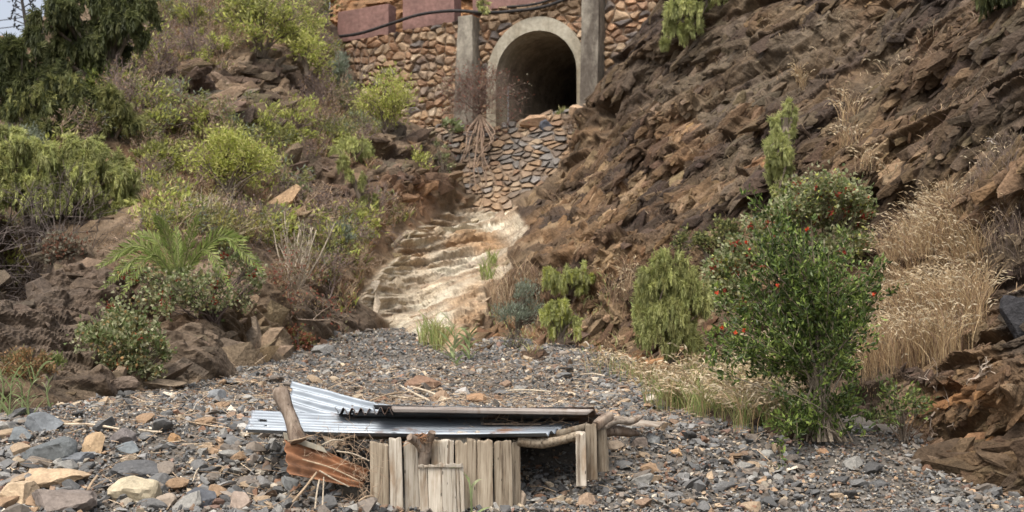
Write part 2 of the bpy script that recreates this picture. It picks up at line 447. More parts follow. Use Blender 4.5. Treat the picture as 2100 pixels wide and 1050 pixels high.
def depth_exact(px, py):
    x = np.asarray(px, float) / 1000; y = np.asarray(py, float) / 1000
    r = W_[n_] + W_[n_ + 1] * x + W_[n_ + 2] * y
    for i in range(n_): r = r + W_[i] * _phi((x - cx[i]) ** 2 + (y - cy[i]) ** 2)
    return 1 / np.clip(r, 1 / 60, 1 / 7)
GSX, GSY = 2.0, 1.9
GX = np.arange(-260, 2381, GSX); GY = np.arange(-190, 1075, GSY)
kx = np.arange(-310, 2441, 10.0); ky = np.arange(-240, 1111, 10.0)
KX, KY = np.meshgrid(kx, ky)
DK = depth_exact(KX, KY)
def depth(px, py):
    fx = np.clip((np.asarray(px, float) - kx[0]) / 10, 0, len(kx) - 1.001); fy = np.clip((np.asarray(py, float) - ky[0]) / 10, 0, len(ky) - 1.001)
    ix = fx.astype(int); iy = fy.astype(int); fx = fx - ix; fy = fy - iy
    return (DK[iy, ix] * (1 - fx) + DK[iy, ix + 1] * fx) * (1 - fy) + (DK[iy + 1, ix] * (1 - fx) + DK[iy + 1, ix + 1] * fx) * fy

PX, PY = np.meshgrid(GX, GY)
Dp = depth(PX, PY)
B0 = at(PX, PY, Dp)
wob = 14 * (fbm(PX / 45, PY / 45, 41, 4) - 0.5) * 2
wob2 = 14 * (fbm(PX / 45, PY / 45, 77, 4) - 0.5) * 2
WX, WY = PX + wob, PY + wob2
CASC = [(935, 432), (985, 418), (1060, 430), (1085, 470), (1048, 520), (1040, 560), (1000, 605), (990, 660), (930, 735), (800, 685), (740, 610), (775, 560), (800, 540), (815, 490), (850, 465)]
HOLE = [(655, -400), (655, 40), (700, 120), (750, 190), (840, 235), (890, 262), (925, 330), (950, 405), (1000, 422), (1060, 424), (1125, 395), (1175, 300), (1205, 235), (1250, 165), (1290, 110), (1330, 60), (1385, -20), (1420, -400)]
CLIFF = [(1060, 440), (1130, 400), (1500, -500), (2700, -500), (2700, 1300), (900, 1300), (930, 725), (990, 655), (1000, 600), (1045, 550), (1050, 510)]
d_c = polyd(WX, WY, CASC); d_h = polyd(PX + wob * 0.5, PY + wob2 * 0.5, HOLE); d_k = polyd(WX, WY, CLIFF)
m_c = sstep(d_c, -6, 6); m_k = sstep(d_k, -6, 6) * (1 - m_c); m_l = 1 - m_c - m_k
m_l = np.clip(m_l, 0, 1)
X_, Y_, Z_ = B0[..., 0], B0[..., 1], B0[..., 2]

def blur(a, n=1):
    for _ in range(n):
        p = np.pad(a, 1, mode='edge')
        a = (p[:-2, 1:-1] + p[2:, 1:-1] + p[1:-1, :-2] + p[1:-1, 2:] + 2 * a) / 6
    return a

def blobs(lst, soft=0.35):
    """soft region masks around ellipses (px)"""
    r = np.zeros(PX.shape)
    for x, y, rx, ry, v in lst:
        q = np.sqrt(((WX - x) / rx) ** 2 + ((WY - y) / ry) ** 2)
        r = np.maximum(r, v * (1 - sstep(q, 1 - soft, 1 + soft)))
    return r

# --- right cliff: tilted strata broken into blocks
ang = np.radians(30 + 22 * sstep(-PX, -1500, -1150) - 4 * sstep(PX, 1700, 2100))
cc_, ss_ = np.cos(np.radians(33)), np.sin(np.radians(33))
ux = X_ * 0.95 + Y_ * 0.15; uz = Z_ + Y_ * 0.12
warp = 0.5 * (fbm(ux * 0.5, uz * 0.5, 5, 3) - 0.5); warp2 = 0.5 * (fbm(ux * 0.5, uz * 0.5, 6, 3) - 0.5)
sa = (ux * cc_ + uz * ss_) + warp; sb = (-ux * ss_ + uz * cc_) + warp2
k1, e1, r1 = facet(sa * 0.42, sb * 0.95, 21, 0.9)
k2, e2, r2 = facet(sa * 1.25 + 3, sb * 3.0, 22, 1.0)
k3, e3, r3 = facet(sa * 3.6 + 3, sb * 7.5, 23, 1.0)
k4, e4, r4 = facet(sa * 10 + 3, sb * 16, 24, 1.0)
k5, e5, r5 = facet(ux * 2.6 + warp * 3, uz * 2.8 + warp2 * 3, 26, 1.2)
k1 = blur(k1, 4); k2 = blur(k2, 2); k5 = blur(k5, 2)
big = fbm(ux * 0.22, uz * 0.3, 31, 3) - 0.5
slab = blobs([(1540, 170, 150, 60, 1), (1660, 80, 120, 50, 0.8), (1500, 330, 90, 50, 0.8), (1800, 130, 120, 70, 0.6), (1390, 190, 80, 70, .6), (1560, 110, 160, 60, .9), (1480, 240, 90, 60, .8)])
strat = fbm(sa * 0.7, sb * 6.0, 33, 4) - 0.5
dispK = 1.1 * big + 0.30 * k1 + 0.32 * k2 * (1 - 0.35 * slab) + 0.13 * blur(k3) * (1 - 0.5 * slab) + 0.03 * k4 + 0.25 * strat * (0.2 + 0.7 * slab) + 0.20 * k5
dispK -= 0.12 * np.exp(-(e1 / 0.06) ** 2) + 0.07 * np.exp(-(e2 / 0.07) ** 2)

# --- left hillside: earth with outcrops
vx = X_; vz = Z_ + 0.55 * Y_
rocky = blobs([(400, 200, 125, 75, 1), (560, 150, 90, 90, 0.8), (655, 180, 30, 22, 0.8), (520, 430, 160, 34, 0.8), (640, 350, 110, 60, 0.6), (850, 345, 75, 85, 1), (740, 400, 90, 60, 0.7),
               (520, 700, 75, 75, 0.9), (320, 800, 200, 34, 0.9), (120, 620, 190, 120, 0.35), (680, 640, 80, 60, 0.4), (770, 600, 40, 60, 0.5), (810, 300, 80, 40, .8)])
h1, f1_, q1 = facet(vx * 0.55 + 2, vz * 0.7, 51, 0.9)
h2, f2_, q2 = facet(vx * 1.7, vz * 1.9, 52, 1.0)
h3, f3_, q3 = facet(vx * 5, vz * 5, 53, 1.0)
h4, f4_, q4 = facet(vx * 14, vz * 13, 54, 1.0)
h1 = blur(h1, 3); h2 = blur(h2, 1)
bigL = fbm(vx * 0.3, vz * 0.3, 55, 3) - 0.5
earth = fbm(vx * 1.2, vz * 1.2, 56, 5) - 0.5
dispL = 0.9 * bigL + (0.55 * h1 + 0.34 * h2 + 0.13 * h3) * rocky + 0.04 * h4 * (0.3 + rocky) + (1 - rocky) * (0.45 * earth + 0.10 * h3)
dispL -= rocky * 0.10 * np.exp(-(f2_ / 0.08) ** 2)
# fluted rock face
flute = np.exp(-(((WX - 515) / 45) ** 2) - ((WY - 700) / 60) ** 2)
dispL += flute * 0.35 * (fbm(X_ * 5, Z_ * 0.8, 58, 3) - 0.5)

# --- pale water-worn rock
tx = X_ * 0.8 + (Z_ + 0.12 * Y_) * 0.6; tz = -X_ * 0.6 + (Z_ + 0.12 * Y_) * 1.3
wv = 0.35 * (fbm(tx * 0.8, tz * 0.8, 61, 3) - 0.5)
tz2 = tz + wv
s1 = fbm(tx * 0.55, tz2 * 3.2, 62, 4); s1 = 1 - np.abs(s1 - 0.5) * 3.2
s2 = fbm(tx * 1.6, tz2 * 8, 63, 4); s2 = 1 - np.abs(s2 - 0.5) * 3
j1, g1, p1 = facet(tx * 0.7, tz2 * 1.9, 64, 0.8)
s1 = fbm(tx * 0.45, tz2 * 4.5, 62, 4); s1 = 1 - np.abs(s1 - 0.5) * 3.2
dispC = 0.26 * s1 + 0.14 * s2 + 0.22 * blur(j1, 3) + 0.09 * (fbm(tx * 5, tz * 9, 65, 4) - 0.5) + 0.07 * facet(tx * 3, tz * 6, 66)[0] - 0.25

disp = dispK * m_k + dispL * m_l + dispC * m_c
disp = blur(disp, 1)
disp = disp * (1 - m_l) + blur(disp, 3) * m_l
slabL = blobs([(110, 640, 190, 120, 1), (300, 760, 200, 60, .8), (420, 690, 120, 80, .7), (690, 640, 70, 60, .7)]) * m_l
cr = fbm(X_ * 0.9 + vz * 0.3, (vz - X_ * 0.12) * 3.4 + 0.8 * fbm(vx * 0.8, vz * 0.8, 141, 2), 142, 5)
disp = disp + slabL * (0.30 * (np.abs(cr - 0.5) * -3 + 0.4) + 0.10 * (fbm(vx * 4, vz * 9, 143, 4) - 0.5))
disp = disp - 1.5 * blobs([(35, 520, 60, 75, 1)])
micro = fbm(PX / 9, PY / 7, 97, 3) - 0.5
disp = disp + micro * 0.035 * (m_k + m_l * (0.35 + 0.65 * rocky)) + m_c * micro * 0.03
edgeK = sstep(-d_c, 70, 0) * m_k
disp = disp * (1 - 0.75 * edgeK)
# keep the foot of the slopes against the gravel
foot = np.interp(PX, bx, by) - PY
disp *= 0.35 + 0.65 * sstep(foot, -20, 70)
disp += 0.10 * (1 - sstep(foot, 10, 60))
# base normals
def normals(P):
    du = np.gradient(P, axis=1); dv = np.gradient(P, axis=0)
    n = np.cross(dv, du); n /= np.linalg.norm(n, axis=2)[..., None] + 1e-12
    s = np.sign(-(n * P).sum(2)); n *= s[..., None]
    return n
nb = normals(B0)
view = -B0 / np.linalg.norm(B0, axis=2)[..., None]
nd = nb * 0.6 + view * 0.6; nd /= np.linalg.norm(nd, axis=2)[..., None]
T = B0 + nd * disp[..., None]
# fold the edge round the walls back into the hill
fold = sstep(d_h, 0, 16)
T[..., 1] += 5.0 * fold
T[..., 0] += 5.0 * fold * (PX - 1050) / F
T[..., 2] += 5.0 * fold * (700 - PY) / F

# --- colours (soil and stone, with shade painted in at a few spots)
def mixc(c, c2, m): return c * (1 - m[..., None]) + np.array(c2) * m[..., None]
def base(c): return np.ones(PX.shape + (3,)) * np.array(c)
nz1 = fbm(ux * 0.6, uz * 0.6, 71, 4); nz2 = fbm(ux * 1.7, uz * 1.7, 72, 4); nz3 = fbm(ux * 5, uz * 5, 73, 3)
ck = base((0.105, 0.077, 0.052))
ck = mixc(ck, (0.165, 0.115, 0.072), sstep(nz2, 0.42, 0.62))
ck = mixc(ck, (0.055, 0.042, 0.036), sstep(r2, 0.62, 0.75) * 0.8)
ck = mixc(ck, (0.21, 0.17, 0.12), sstep(r3, 0.72, 0.8) * 0.55)
rub = blobs([(1230, 450, 170, 130, 0.85), (1180, 330, 90, 90, 0.5), (1380, 380, 120, 110, 0.6), (1250, 620, 260, 120, 0.7), (1950, 850, 130, 90, 0.7), (1950, 330, 120, 140, 0.35), (1880, 420, 120, 90, .5), (1430, 520, 160, 100, 0.6), (1250, 730, 240, 60, 0.9)])
ck = mixc(ck, (0.26, 0.165, 0.09), rub * sstep(nz1 * 0.5 + r3 * 0.5, 0.35, 0.7) * 0.65)
ck = mixc(ck, (0.33, 0.26, 0.17), rub * sstep(r3, 0.75, 0.8) * 0.6)
gry = slab * sstep(fbm(sa * 0.6, sb * 2.5, 75, 3), 0.35, 0.6)
ck = mixc(ck, (0.155, 0.13, 0.098), gry * 0.85)
og = blobs([(1330, 680, 120, 60, .8), (1980, 860, 110, 70, 0.8), (1220, 740, 90, 50, 0.9), (1050, 700, 80, 60, 0.6), (1560, 345, 30, 25, .6), (1900, 120, 40, 50, .4), (1400, 300, 60, 50, .3)])
ck = mixc(ck, (0.36, 0.19, 0.085), og * sstep(nz3 * 0.6 + nz1 * 0.4, 0.38, 0.6) * 0.8)
dk = blobs([(2080, 640, 60, 90, 1), (2060, 200, 70, 160, 0.5), (1990, 120, 200, 160, 0.35), (1330, 200, 70, 80, 0.3)])  # black rock at right edge, plus top-right shade painted into the cliff
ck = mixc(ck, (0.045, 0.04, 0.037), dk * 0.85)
# left
lz1 = fbm(vx * 0.7, vz * 0.7, 81, 4); lz2 = fbm(vx * 2.4, vz * 2.4, 82, 4)
cl = base((0.14, 0.102, 0.068))
cl = mixc(cl, (0.195, 0.148, 0.105), sstep(lz2, 0.45, 0.6))
cl = mixc(cl, (0.24, 0.145, 0.085), sstep(lz1, 0.56, 0.68) * 0.6)
cl = mixc(cl, (0.085, 0.062, 0.05), rocky * sstep(q2, 0.35, 0.45) * 0.85)
cl = mixc(cl, (0.16, 0.135, 0.10), rocky * sstep(q2, 0.7, 0.75) * 0.7)
tan_ = blobs([(520, 425, 150, 36, 1), (350, 440, 100, 24, 1), (320, 803, 190, 28, 1), (520, 690, 60, 70, 0.85), (300, 690, 50, 30, 0.3), (640, 560, 60, 60, 0.3), (790, 520, 50, 60, 0.6), (770, 570, 50, 70, .8), (830, 470, 50, 40, .5), (390, 620, 140, 30, .4)])
cl = mixc(cl, (0.36, 0.27, 0.175), tan_ * sstep(lz2, 0.3, 0.55) * 0.8)
dl = blobs([(90, 640, 170, 110, 0.75), (40, 500, 90, 110, 1), (670, 620, 70, 60, 0.5)])  # dark slab tones, plus shade of the hollow painted into the slope
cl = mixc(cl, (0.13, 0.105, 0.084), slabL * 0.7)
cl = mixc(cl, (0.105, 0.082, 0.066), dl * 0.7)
rd = blobs([(830, 400, 70, 70, 0.8), (770, 460, 60, 60, .6), (700, 280, 40, 20, 0.7), (720, 350, 60, 60, .3)])
cl = mixc(cl, (0.21, 0.125, 0.075), rd * sstep(lz2, 0.35, 0.6))
# cascade
pz = fbm(tx * 1.5, tz2 * 3, 91, 4)
cp = base((0.47, 0.41, 0.32))
cp = mixc(cp, (0.60, 0.56, 0.46), sstep(pz, 0.5, 0.65))
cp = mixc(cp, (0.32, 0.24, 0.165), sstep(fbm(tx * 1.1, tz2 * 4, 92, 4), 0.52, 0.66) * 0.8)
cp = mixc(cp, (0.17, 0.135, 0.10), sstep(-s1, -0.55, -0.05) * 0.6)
ogc = blobs([(975, 500, 60, 22, 0.7), (880, 480, 30, 20, 0.4), (985, 640, 60, 60, 0.6), (960, 700, 60, 30, .7), (835, 530, 40, 20, .5)])
cp = mixc(cp, (0.33, 0.2, 0.10), ogc)
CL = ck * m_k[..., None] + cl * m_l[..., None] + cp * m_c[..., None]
CL = CL * (1 - m_k[..., None] * (1 - np.array((0.73, 0.67, 0.60))))
CL = CL * (1 - m_l[..., None] * (1 - np.array((0.80, 0.76, 0.70))))
CL = CL * (1 - m_c[..., None] * (1 - np.array((0.85, 0.82, 0.77))))
CL *= (0.85 + 0.3 * fbm(X_ * 3, Z_ * 3, 95, 3))[..., None]

fc = gridfaces(len(GY), len(GX))
ftest = lambda A: (A[:-1, :-1] + A[1:, 1:] + A[:-1, 1:] + A[1:, :-1]) / 4
keep = (ftest(d_h) < 17) & (ftest(PY) < ftest(np.interp(PX, bx, by)) + 55)
# ridge against the sky at the far left
ridge = np.interp(PX, [-300, 0, 40, 75, 120, 200, 280], [60, 70, 78, 60, -40, -200, -400]) + 10 * (fbm(PX / 20, PY * 0, 15, 3) - 0.5)
keep &= ftest(PY) > ftest(ridge)
reg = np.where(ftest(m_c) > 0.5, 2, np.where(ftest(m_k) > 0.5, 1, 0))
def patch(name, mask, origin):
    f = fc[mask].reshape(-1, 4)
    u, inv = np.unique(f, return_inverse=True)
    o = mesh_arr(name, T.reshape(-1, 3)[u], inv.reshape(-1, 4), M_ROCK, None, CL.reshape(-1, 3)[u], False, origin)
    return tag(o, kind='structure')
patch('hillside', keep & (reg == 0), at(400, 500, 18.0))
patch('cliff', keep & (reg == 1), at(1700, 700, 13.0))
patch('pale_bedrock', keep & (reg == 2), at(900, 560, 24.0))

def ground(px, py):
    """displaced terrain point under a photo pixel (nearest grid node)"""
    i = int(np.clip(round((py - GY[0]) / GSY), 0, len(GY) - 1)); j = int(np.clip(round((px - GX[0]) / GSX), 0, len(GX) - 1))
    return T[i, j].copy()

# ------------------------------------------------------------------ gravel ground + stones
gx = np.arange(-11, 11.01, 0.06); gy = np.arange(-2, 24.5, 0.08)
GXX, GYY = np.meshgrid(gx, gy)
GZ = gz(GXX, GYY)
gc = np.ones(GXX.shape + (3,)) * np.array((0.115, 0.102, 0.086))
gc = gc * (0.75 + 0.5 * fbm(GXX * 3, GYY * 3, 5, 3))[..., None]
go = mesh_arr('gravel_ground', np.stack([GXX, GYY, GZ - 0.01], -1), gridfaces(len(gy), len(gx)).reshape(-1, 4), M_STONE, None, gc.reshape(-1, 3), True, (0, 9, 0))
tag(go, kind='structure')

def hull_template(seed, npt=11, flat=0.48):
    r = np.random.default_rng(seed)
    p = r.normal(size=(npt, 3)); p /= np.linalg.norm(p, axis=1)[:, None]
    p *= (0.8 + 0.4 * r.random((npt, 1))); p *= np.array([1.0, 0.55 + 0.35 * r.random(), flat * (0.7 + 0.6 * r.random())])
    bm = bmesh.new()
    for q in p: bm.verts.new(q)
    res = bmesh.ops.convex_hull(bm, input=bm.verts)
    gi = [v for v in bm.verts if not v.link_faces]
    for v in gi: bm.verts.remove(v)
    bmesh.ops.triangulate(bm, faces=bm.faces)
    bm.verts.index_update()
    V = np.array([v.co[:] for v in bm.verts]); Fc = np.array([[v.index for v in f.verts] for f in bm.faces])
    bm.free()
    return V * 0.5, Fc
HT = [hull_template(100 + i, 9 + i % 5) for i in range(16)]

GREYS = np.array([(0.16, 0.158, 0.152), (0.205, 0.20, 0.19), (0.12, 0.12, 0.117), (0.27, 0.26, 0.235), (0.18, 0.155, 0.13), (0.22, 0.185, 0.15), (0.095, 0.093, 0.09)])
WARMS = np.array([(0.36, 0.27, 0.18), (0.42, 0.34, 0.24), (0.26, 0.18, 0.125), (0.31, 0.21, 0.13), (0.50, 0.44, 0.35), (0.24, 0.14, 0.09), (0.20, 0.13, 0.10)])
def stone_cols(n, warm=0.26, r=rng):
    g = GREYS[r.integers(0, len(GREYS), n)]; wv_ = WARMS[r.integers(0, len(WARMS), n)]
    c = np.where((r.random(n) < warm)[:, None], wv_, g)
    return c * (0.62 + 0.6 * r.random((n, 1)))

def rotm(n, tilt, r=rng):
    """random rotations: free heading, limited tilt"""
    a = r.random(n) * 2 * math.pi; b = r.normal(size=n) * tilt; c = r.normal(size=n) * tilt
    ca, sa_, cb, sb_, c2, s2_ = np.cos(a), np.sin(a), np.cos(b), np.sin(b), np.cos(c), np.sin(c)
    Rz = np.zeros((n, 3, 3)); Rz[:, 0, 0] = ca; Rz[:, 0, 1] = -sa_; Rz[:, 1, 0] = sa_; Rz[:, 1, 1] = ca; Rz[:, 2, 2] = 1
    Rx = np.zeros((n, 3, 3)); Rx[:, 0, 0] = 1; Rx[:, 1, 1] = cb; Rx[:, 1, 2] = -sb_; Rx[:, 2, 1] = sb_; Rx[:, 2, 2] = cb
    Ry = np.zeros((n, 3, 3)); Ry[:, 1, 1] = 1; Ry[:, 0, 0] = c2; Ry[:, 0, 2] = s2_; Ry[:, 2, 0] = -s2_; Ry[:, 2, 2] = c2
    return Rz @ Rx @ Ry

def stones_arrays(P, S, C, tilt=0.35, templates=HT):
    Vs, Fs, Cs, o = [], [], [], 0
    k = rng.integers(0, len(templates), len(P))
    for t, (V, Fc) in enumerate(templates):
        m = k == t; n = int(m.sum())
        if n == 0: continue
        R = rotm(n, tilt)
        W = np.einsum('nij,vj->nvi', R, V) * S[m][:, None, None] + P[m][:, None, :]
        Vs.append(W.reshape(-1, 3)); Fs.append((Fc[None] + (np.arange(n) * len(V))[:, None, None]).reshape(-1, 3) + o)
        Cs.append(np.repeat(C[m], len(V), 0)); o += n * len(V)
    return np.concatenate(Vs), np.concatenate(Fs), np.concatenate(Cs)

def scatter_gravel(n, lo, hi, lift, warm, extra=None):
    # uniform over ground, then keep those in the neighbourhood of the view
    Y = 8.0 + 14.8 * rng.random(n) ** 1.25; X = (rng.random(n) - 0.5) * 2 * (0.40 * Y + 0.3)
    Zg = gz(X, Y)
    px, py = proj(np.stack([X, Y, Zg], -1))
    bnd = np.interp(px, bx, by)
    k = (py > bnd - np.where(px > 900, 60, 14)) & (py < 1120)
    inside = (X > -1.1) & (X < 0.0) & (Y > 8.95) & (Y < 9.9)
    k &= ~inside
    X, Y, Zg = X[k], Y[k], Zg[k]
    S = lo + (hi - lo) * rng.random(len(X)) ** 1.8
    if extra is not None: S = S * extra(X, Y)
    P = np.stack([X, Y, Zg + lift * S], -1)
    return P, S, stone_cols(len(X), warm)
lbig = lambda X, Y: 1 + 0.35 * sstep(-X, 0.3, 2.0) * sstep(-Y, -12, -9)
lfine = lambda X, Y: lbig(X, Y) * (0.55 + 0.75 * sstep(fbm(X * 1.3, Y * 1.3, 301, 3), 0.36, 0.58))
sets = [scatter_gravel(100000, 0.020, 0.052, 0.16, 0.20), scatter_gravel(26000, 0.040, 0.088, 0.10, 0.20, lfine), scatter_gravel(1300, 0.07, 0.15, 0.10, 0.20, lfine)]
P = np.concatenate([s[0] for s in sets]); S = np.concatenate([s[1] for s in sets]); C = np.concatenate([s[2] for s in sets])
# keep the big ones off the planks
V, Fc, Cc = stones_arrays(P, S, C, 0.45)
gs = mesh_arr('gravel', V, Fc, M_STONE, None, Cc, False, (0, 9, 0))
tag(gs, 'loose grey, tan and rusty gravel stones covering the ravine floor', 'gravel', kind='stuff')

def chisel(seed, dims, cuts=14, sub=4, noise=0.04):
    r = np.random.default_rng(seed)
    bm = bmesh.new(); bmesh.ops.create_icosphere(bm, subdivisions=sub, radius=1.0)
    bm.verts.index_update()
    V = np.array([v.co[:] for v in bm.verts]); Fc = np.array([[v.index for v in f.verts] for f in bm.faces]); bm.free()
    V = np.sign(V) * np.abs(V) ** 0.8
    for k in range(cuts):
        n = r.normal(size=3); n /= np.linalg.norm(n); d = 0.55 + 0.33 * r.random()
        q = V @ n; m = q > d; V[m] -= (q[m] - d)[:, None] * n
    f, e, _ = facet(V[:, 0] * 2.2 + V[:, 2] + seed, V[:, 1] * 2.2 - V[:, 2] * 1.4, seed, 1.0)
    V *= (1 + noise * 1.6 * f + noise * (fbm(V[:, 0] * 5 + seed, V[:, 1] * 5 + V[:, 2] * 4, seed, 3) - 0.5) * 2)[:, None]
    return V * np.array(dims) * 0.5 * 1.12, Fc

STONES = [  # x0,x1,y0,y1,colour,label,tilt
 (53, 130, 850, 895, (0.20, 0.215, 0.225), 'large slate-blue boulder near the left edge below the reeds', 0.1),
 (12, 72, 878, 910, (0.17, 0.185, 0.19), 'grey-green wedge stone at the far left, left of the slate-blue boulder', 0.2),
 (33, 160, 903, 955, (0.13, 0.14, 0.14), 'long dark sloping slab on the left foreground', 0.3),
 (120, 193, 930, 955, (0.17, 0.18, 0.19), 'smooth low grey stone at the foot of the dark slab', 0.0),
 (163, 220, 890, 935, (0.46, 0.33, 0.2), 'tan and rusty angular block in the left foreground', -0.2),
 (227, 287, 882, 914, (0.18, 0.16, 0.15), 'brown-grey block behind the leaning grey slab on the left', 0.1),
 (233, 333, 943, 982, (0.115, 0.115, 0.115), 'dark slate slab tilted just above the cream block', 0.3),
 (230, 323, 975, 1038, (0.50, 0.43, 0.30), 'big cream-coloured angular block in the bottom left foreground', -0.15),
 (-10, 83, 995, 1045, (0.50, 0.38, 0.25), 'large pale tan rock in the bottom left corner', 0.1),
 (50, 187, 962, 997, (0.42, 0.31, 0.2), 'long flat tan rock above the brown rock at bottom left', -0.12),
 (60, 200, 1005, 1060, (0.21, 0.175, 0.15), 'wide rounded brown-grey rock on the bottom edge at left', 0.0),
 (310, 360, 1015, 1048, (0.33, 0.27, 0.21), 'pinkish tan stone touching the right side of the cream block', 0.1),
 (385, 452, 1004, 1050, (0.10, 0.105, 0.115), 'dark bluish block on the bottom edge left of the rusty sheet', 0.25),
 (470, 513, 1012, 1055, (0.38, 0.30, 0.24), 'pale pinkish stone standing upright on the bottom edge', 0.4),
 (577, 613, 975, 1016, (0.19, 0.195, 0.19), 'grey block leaning below the rusty corrugated sheet', 0.3),
 (427, 464, 802, 828, (0.23, 0.24, 0.245), 'light grey pointed stone left of the tilted post', 0.1),
 (240, 290, 905, 935, (0.18, 0.2, 0.205), 'blue-grey stone right of the tan block on the left', 0.2),
 (343, 370, 888, 913, (0.36, 0.22, 0.11), 'thin orange-brown stone standing on edge at left', 0.6),
 (458, 505, 898, 922, (0.17, 0.17, 0.165), 'flat grey stone left of the corrugated shelter', 0.1),
 (508, 536, 908, 927, (0.33, 0.17, 0.10), 'small rusty red stone just left of the rusty sheet', 0.0),
 (831, 902, 773, 806, (0.24, 0.15, 0.10), 'big rusty brown rock behind the shelter roof', 0.15),
 (883, 922, 803, 830, (0.30, 0.21, 0.14), 'tan-brown rock directly behind the roof edge, right of the driftwood sticks', 0.0),
 (934, 966, 794, 813, (0.42, 0.40, 0.37), 'whitish stone behind the shelter roof', 0.1),
 (958, 1003, 806, 833, (0.34, 0.21, 0.12), 'orange-brown rock touching the back of the upper roof sheet', 0.0),
 (1008, 1034, 812, 833, (0.26, 0.17, 0.11), 'small brown rock right of the orange-brown one behind the roof', 0.2),
 (1320, 1352, 888, 916, (0.2, 0.205, 0.2), 'grey block on the gravel right of the driftwood logs', 0.1),
 (1372, 1400, 920, 938, (0.44, 0.29, 0.16), 'orange stone on the gravel right of the shelter', 0.1),
 (1180, 1216, 960, 994, (0.23, 0.19, 0.14), 'rounded brown stone against the foot of the nearest posts', 0.2),
 (640, 686, 710, 732, (0.24, 0.235, 0.22), 'pale grey boulder at the top left of the gravel fan', 0.0),
 (748, 795, 650, 680, (0.14, 0.13, 0.125), 'dark grey boulder at the foot of the pale bedrock', 0.0),
 (1240, 1280, 905, 925, (0.25, 0.2, 0.15), 'brown-grey stone right of the outermost post', 0.1),
 (1290, 1330, 900, 922, (0.21, 0.17, 0.14), 'brown stone left of the grey block past the posts', 0.2),
 (1560, 1590, 925, 945, (0.3, 0.29, 0.26), 'pale grey stone at the foot of the pomegranate bush', 0.1),
 (1675, 1700, 918, 934, (0.36, 0.22, 0.13), 'rusty stone at the base of the pomegranate stems', 0.1),
 (1395, 1420, 884, 900, (0.25, 0.15, 0.1), 'small rusty brown stone right of the driftwood board', 0.0),
 (1030, 1075, 990, 1015, (0.24, 0.16, 0.11), 'round reddish stone beside the dark post by the opening', 0.0),
 (1050, 1080, 1010, 1045, (0.45, 0.36, 0.27), 'pale tan stone at the right foot of the plank wall', 0.3),
 (1185, 1225, 1015, 1045, (0.36, 0.26, 0.18), 'tan stone near the bottom edge below the posts', 0.2),
]
for k, (x0, x1, y0, y1, c, lab, tilt) in enumerate(STONES):
    cxp, cyb = (x0 + x1) / 2, y1 - (y1 - y0) * 0.22
    Yg = gravelY(cxp, cyb)
    if k == 28: Yg = gravelY(cxp, 724)
    wd = (x1 - x0) / F * Yg; ht = (y1 - y0) / F * Yg * 1.15
    V, Fc = chisel(300 + k, (wd, wd * 0.75, ht))
    ca, sa_ = math.cos(tilt), math.sin(tilt)
    V = np.stack([V[:, 0] * ca - V[:, 2] * sa_ * 0.6, V[:, 1], V[:, 0] * sa_ * 0.5 + V[:, 2] * ca], -1)
    ctr = at(cxp, (y0 + y1) / 2, Yg)
    cv = np.array(c) * 0.88 * (0.85 + 0.3 * fbm(V[:, 0] * 9 + k, V[:, 2] * 9 + V[:, 1] * 5, k, 3))[:, None]
    o = mesh_arr('stone', V + ctr, Fc, M_STONE, None, cv, False, tuple(ctr - np.array([0, 0, ht * 0.4])))
    tag(o, lab, 'stone')
# repeats of middling stones
protos = []
for k in range(12):
    V, Fc = chisel(500 + k, (1.0, 0.8, 0.55), 16, 3)
    warm = k >= 8
    c = (WARMS[[0, 2, 3, 1][k - 8]] if warm else GREYS[k % 7]) * 0.85
    protos.append((mesh_arr('stone', V, Fc, M_STONE, None, np.ones((len(V), 3)) * c, False, (0, 0, 0)), warm))
used = [False] * 12
cnt = 0
rp = np.random.default_rng(33)
while cnt < 150:
    px = rp.uniform(0, 2100); py = rp.uniform(770, 1048)
    if py < np.interp(px, bx, by) + 12: continue
    if 560 < px < 1260 and 830 < py: continue
    if px > 1350 and rp.random() < 0.45: continue
    Yg = gravelY(px, py); i = int(rp.integers(0, 12)); pr, warm = protos[i]
    s = rp.uniform(0.10, 0.19) * (1.15 if px < 500 and py > 880 else 0.9)
    p = at(px, py, Yg)
    if used[i]:
        o = pr.copy(); col.objects.link(o)
    else:
        o = pr; used[i] = True
    o.location = (float(p[0]), float(p[1]), float(p[2]) + 0.12 * s); o.scale = (s * rp.uniform(0.8, 1.3), s, s * rp.uniform(0.7, 1.1))
    o.rotation_euler = (rp.normal() * 0.25, rp.normal() * 0.25, rp.uniform(0, 6.28))
    side = ('in the bottom left corner' if px < 200 and py > 940 else 'near the reeds at the left edge' if px < 200 else 'beside the cream block' if px < 400 and py > 950 else
            'along the foot of the left rock' if px < 560 and py < 850 else 'left of the leaning post' if px < 560 and py < 930 else 'left of the rusted sheet' if px < 560 else
            'high on the gravel fan behind the left roof sheet' if px < 800 else 'behind the middle of the roof' if px < 1050 else 'behind the right part of the roof' if px < 1260 and py < 850 else
            'below the foxtail grass' if px < 1520 and py < 930 else 'right of the posts on the foreground gravel' if px < 1520 else 'below the pomegranate bush' if px < 1780 else 'near the orange rock at lower right')
    tone_ = ('pale tan', 'brown', 'ochre', 'cream')[i - 8] if warm else ('mid-grey', 'light grey', 'charcoal', 'pale grey', 'brownish grey', 'beige-grey', 'blackish')[i % 7]
    tag(o, 'fist-sized ' + tone_ + ' angular stone lying ' + side, 'stone', 'loose stones on the gravel')
    cnt += 1
for u, (o, _) in zip(used, protos):
    if not u: bpy.data.objects.remove(o)

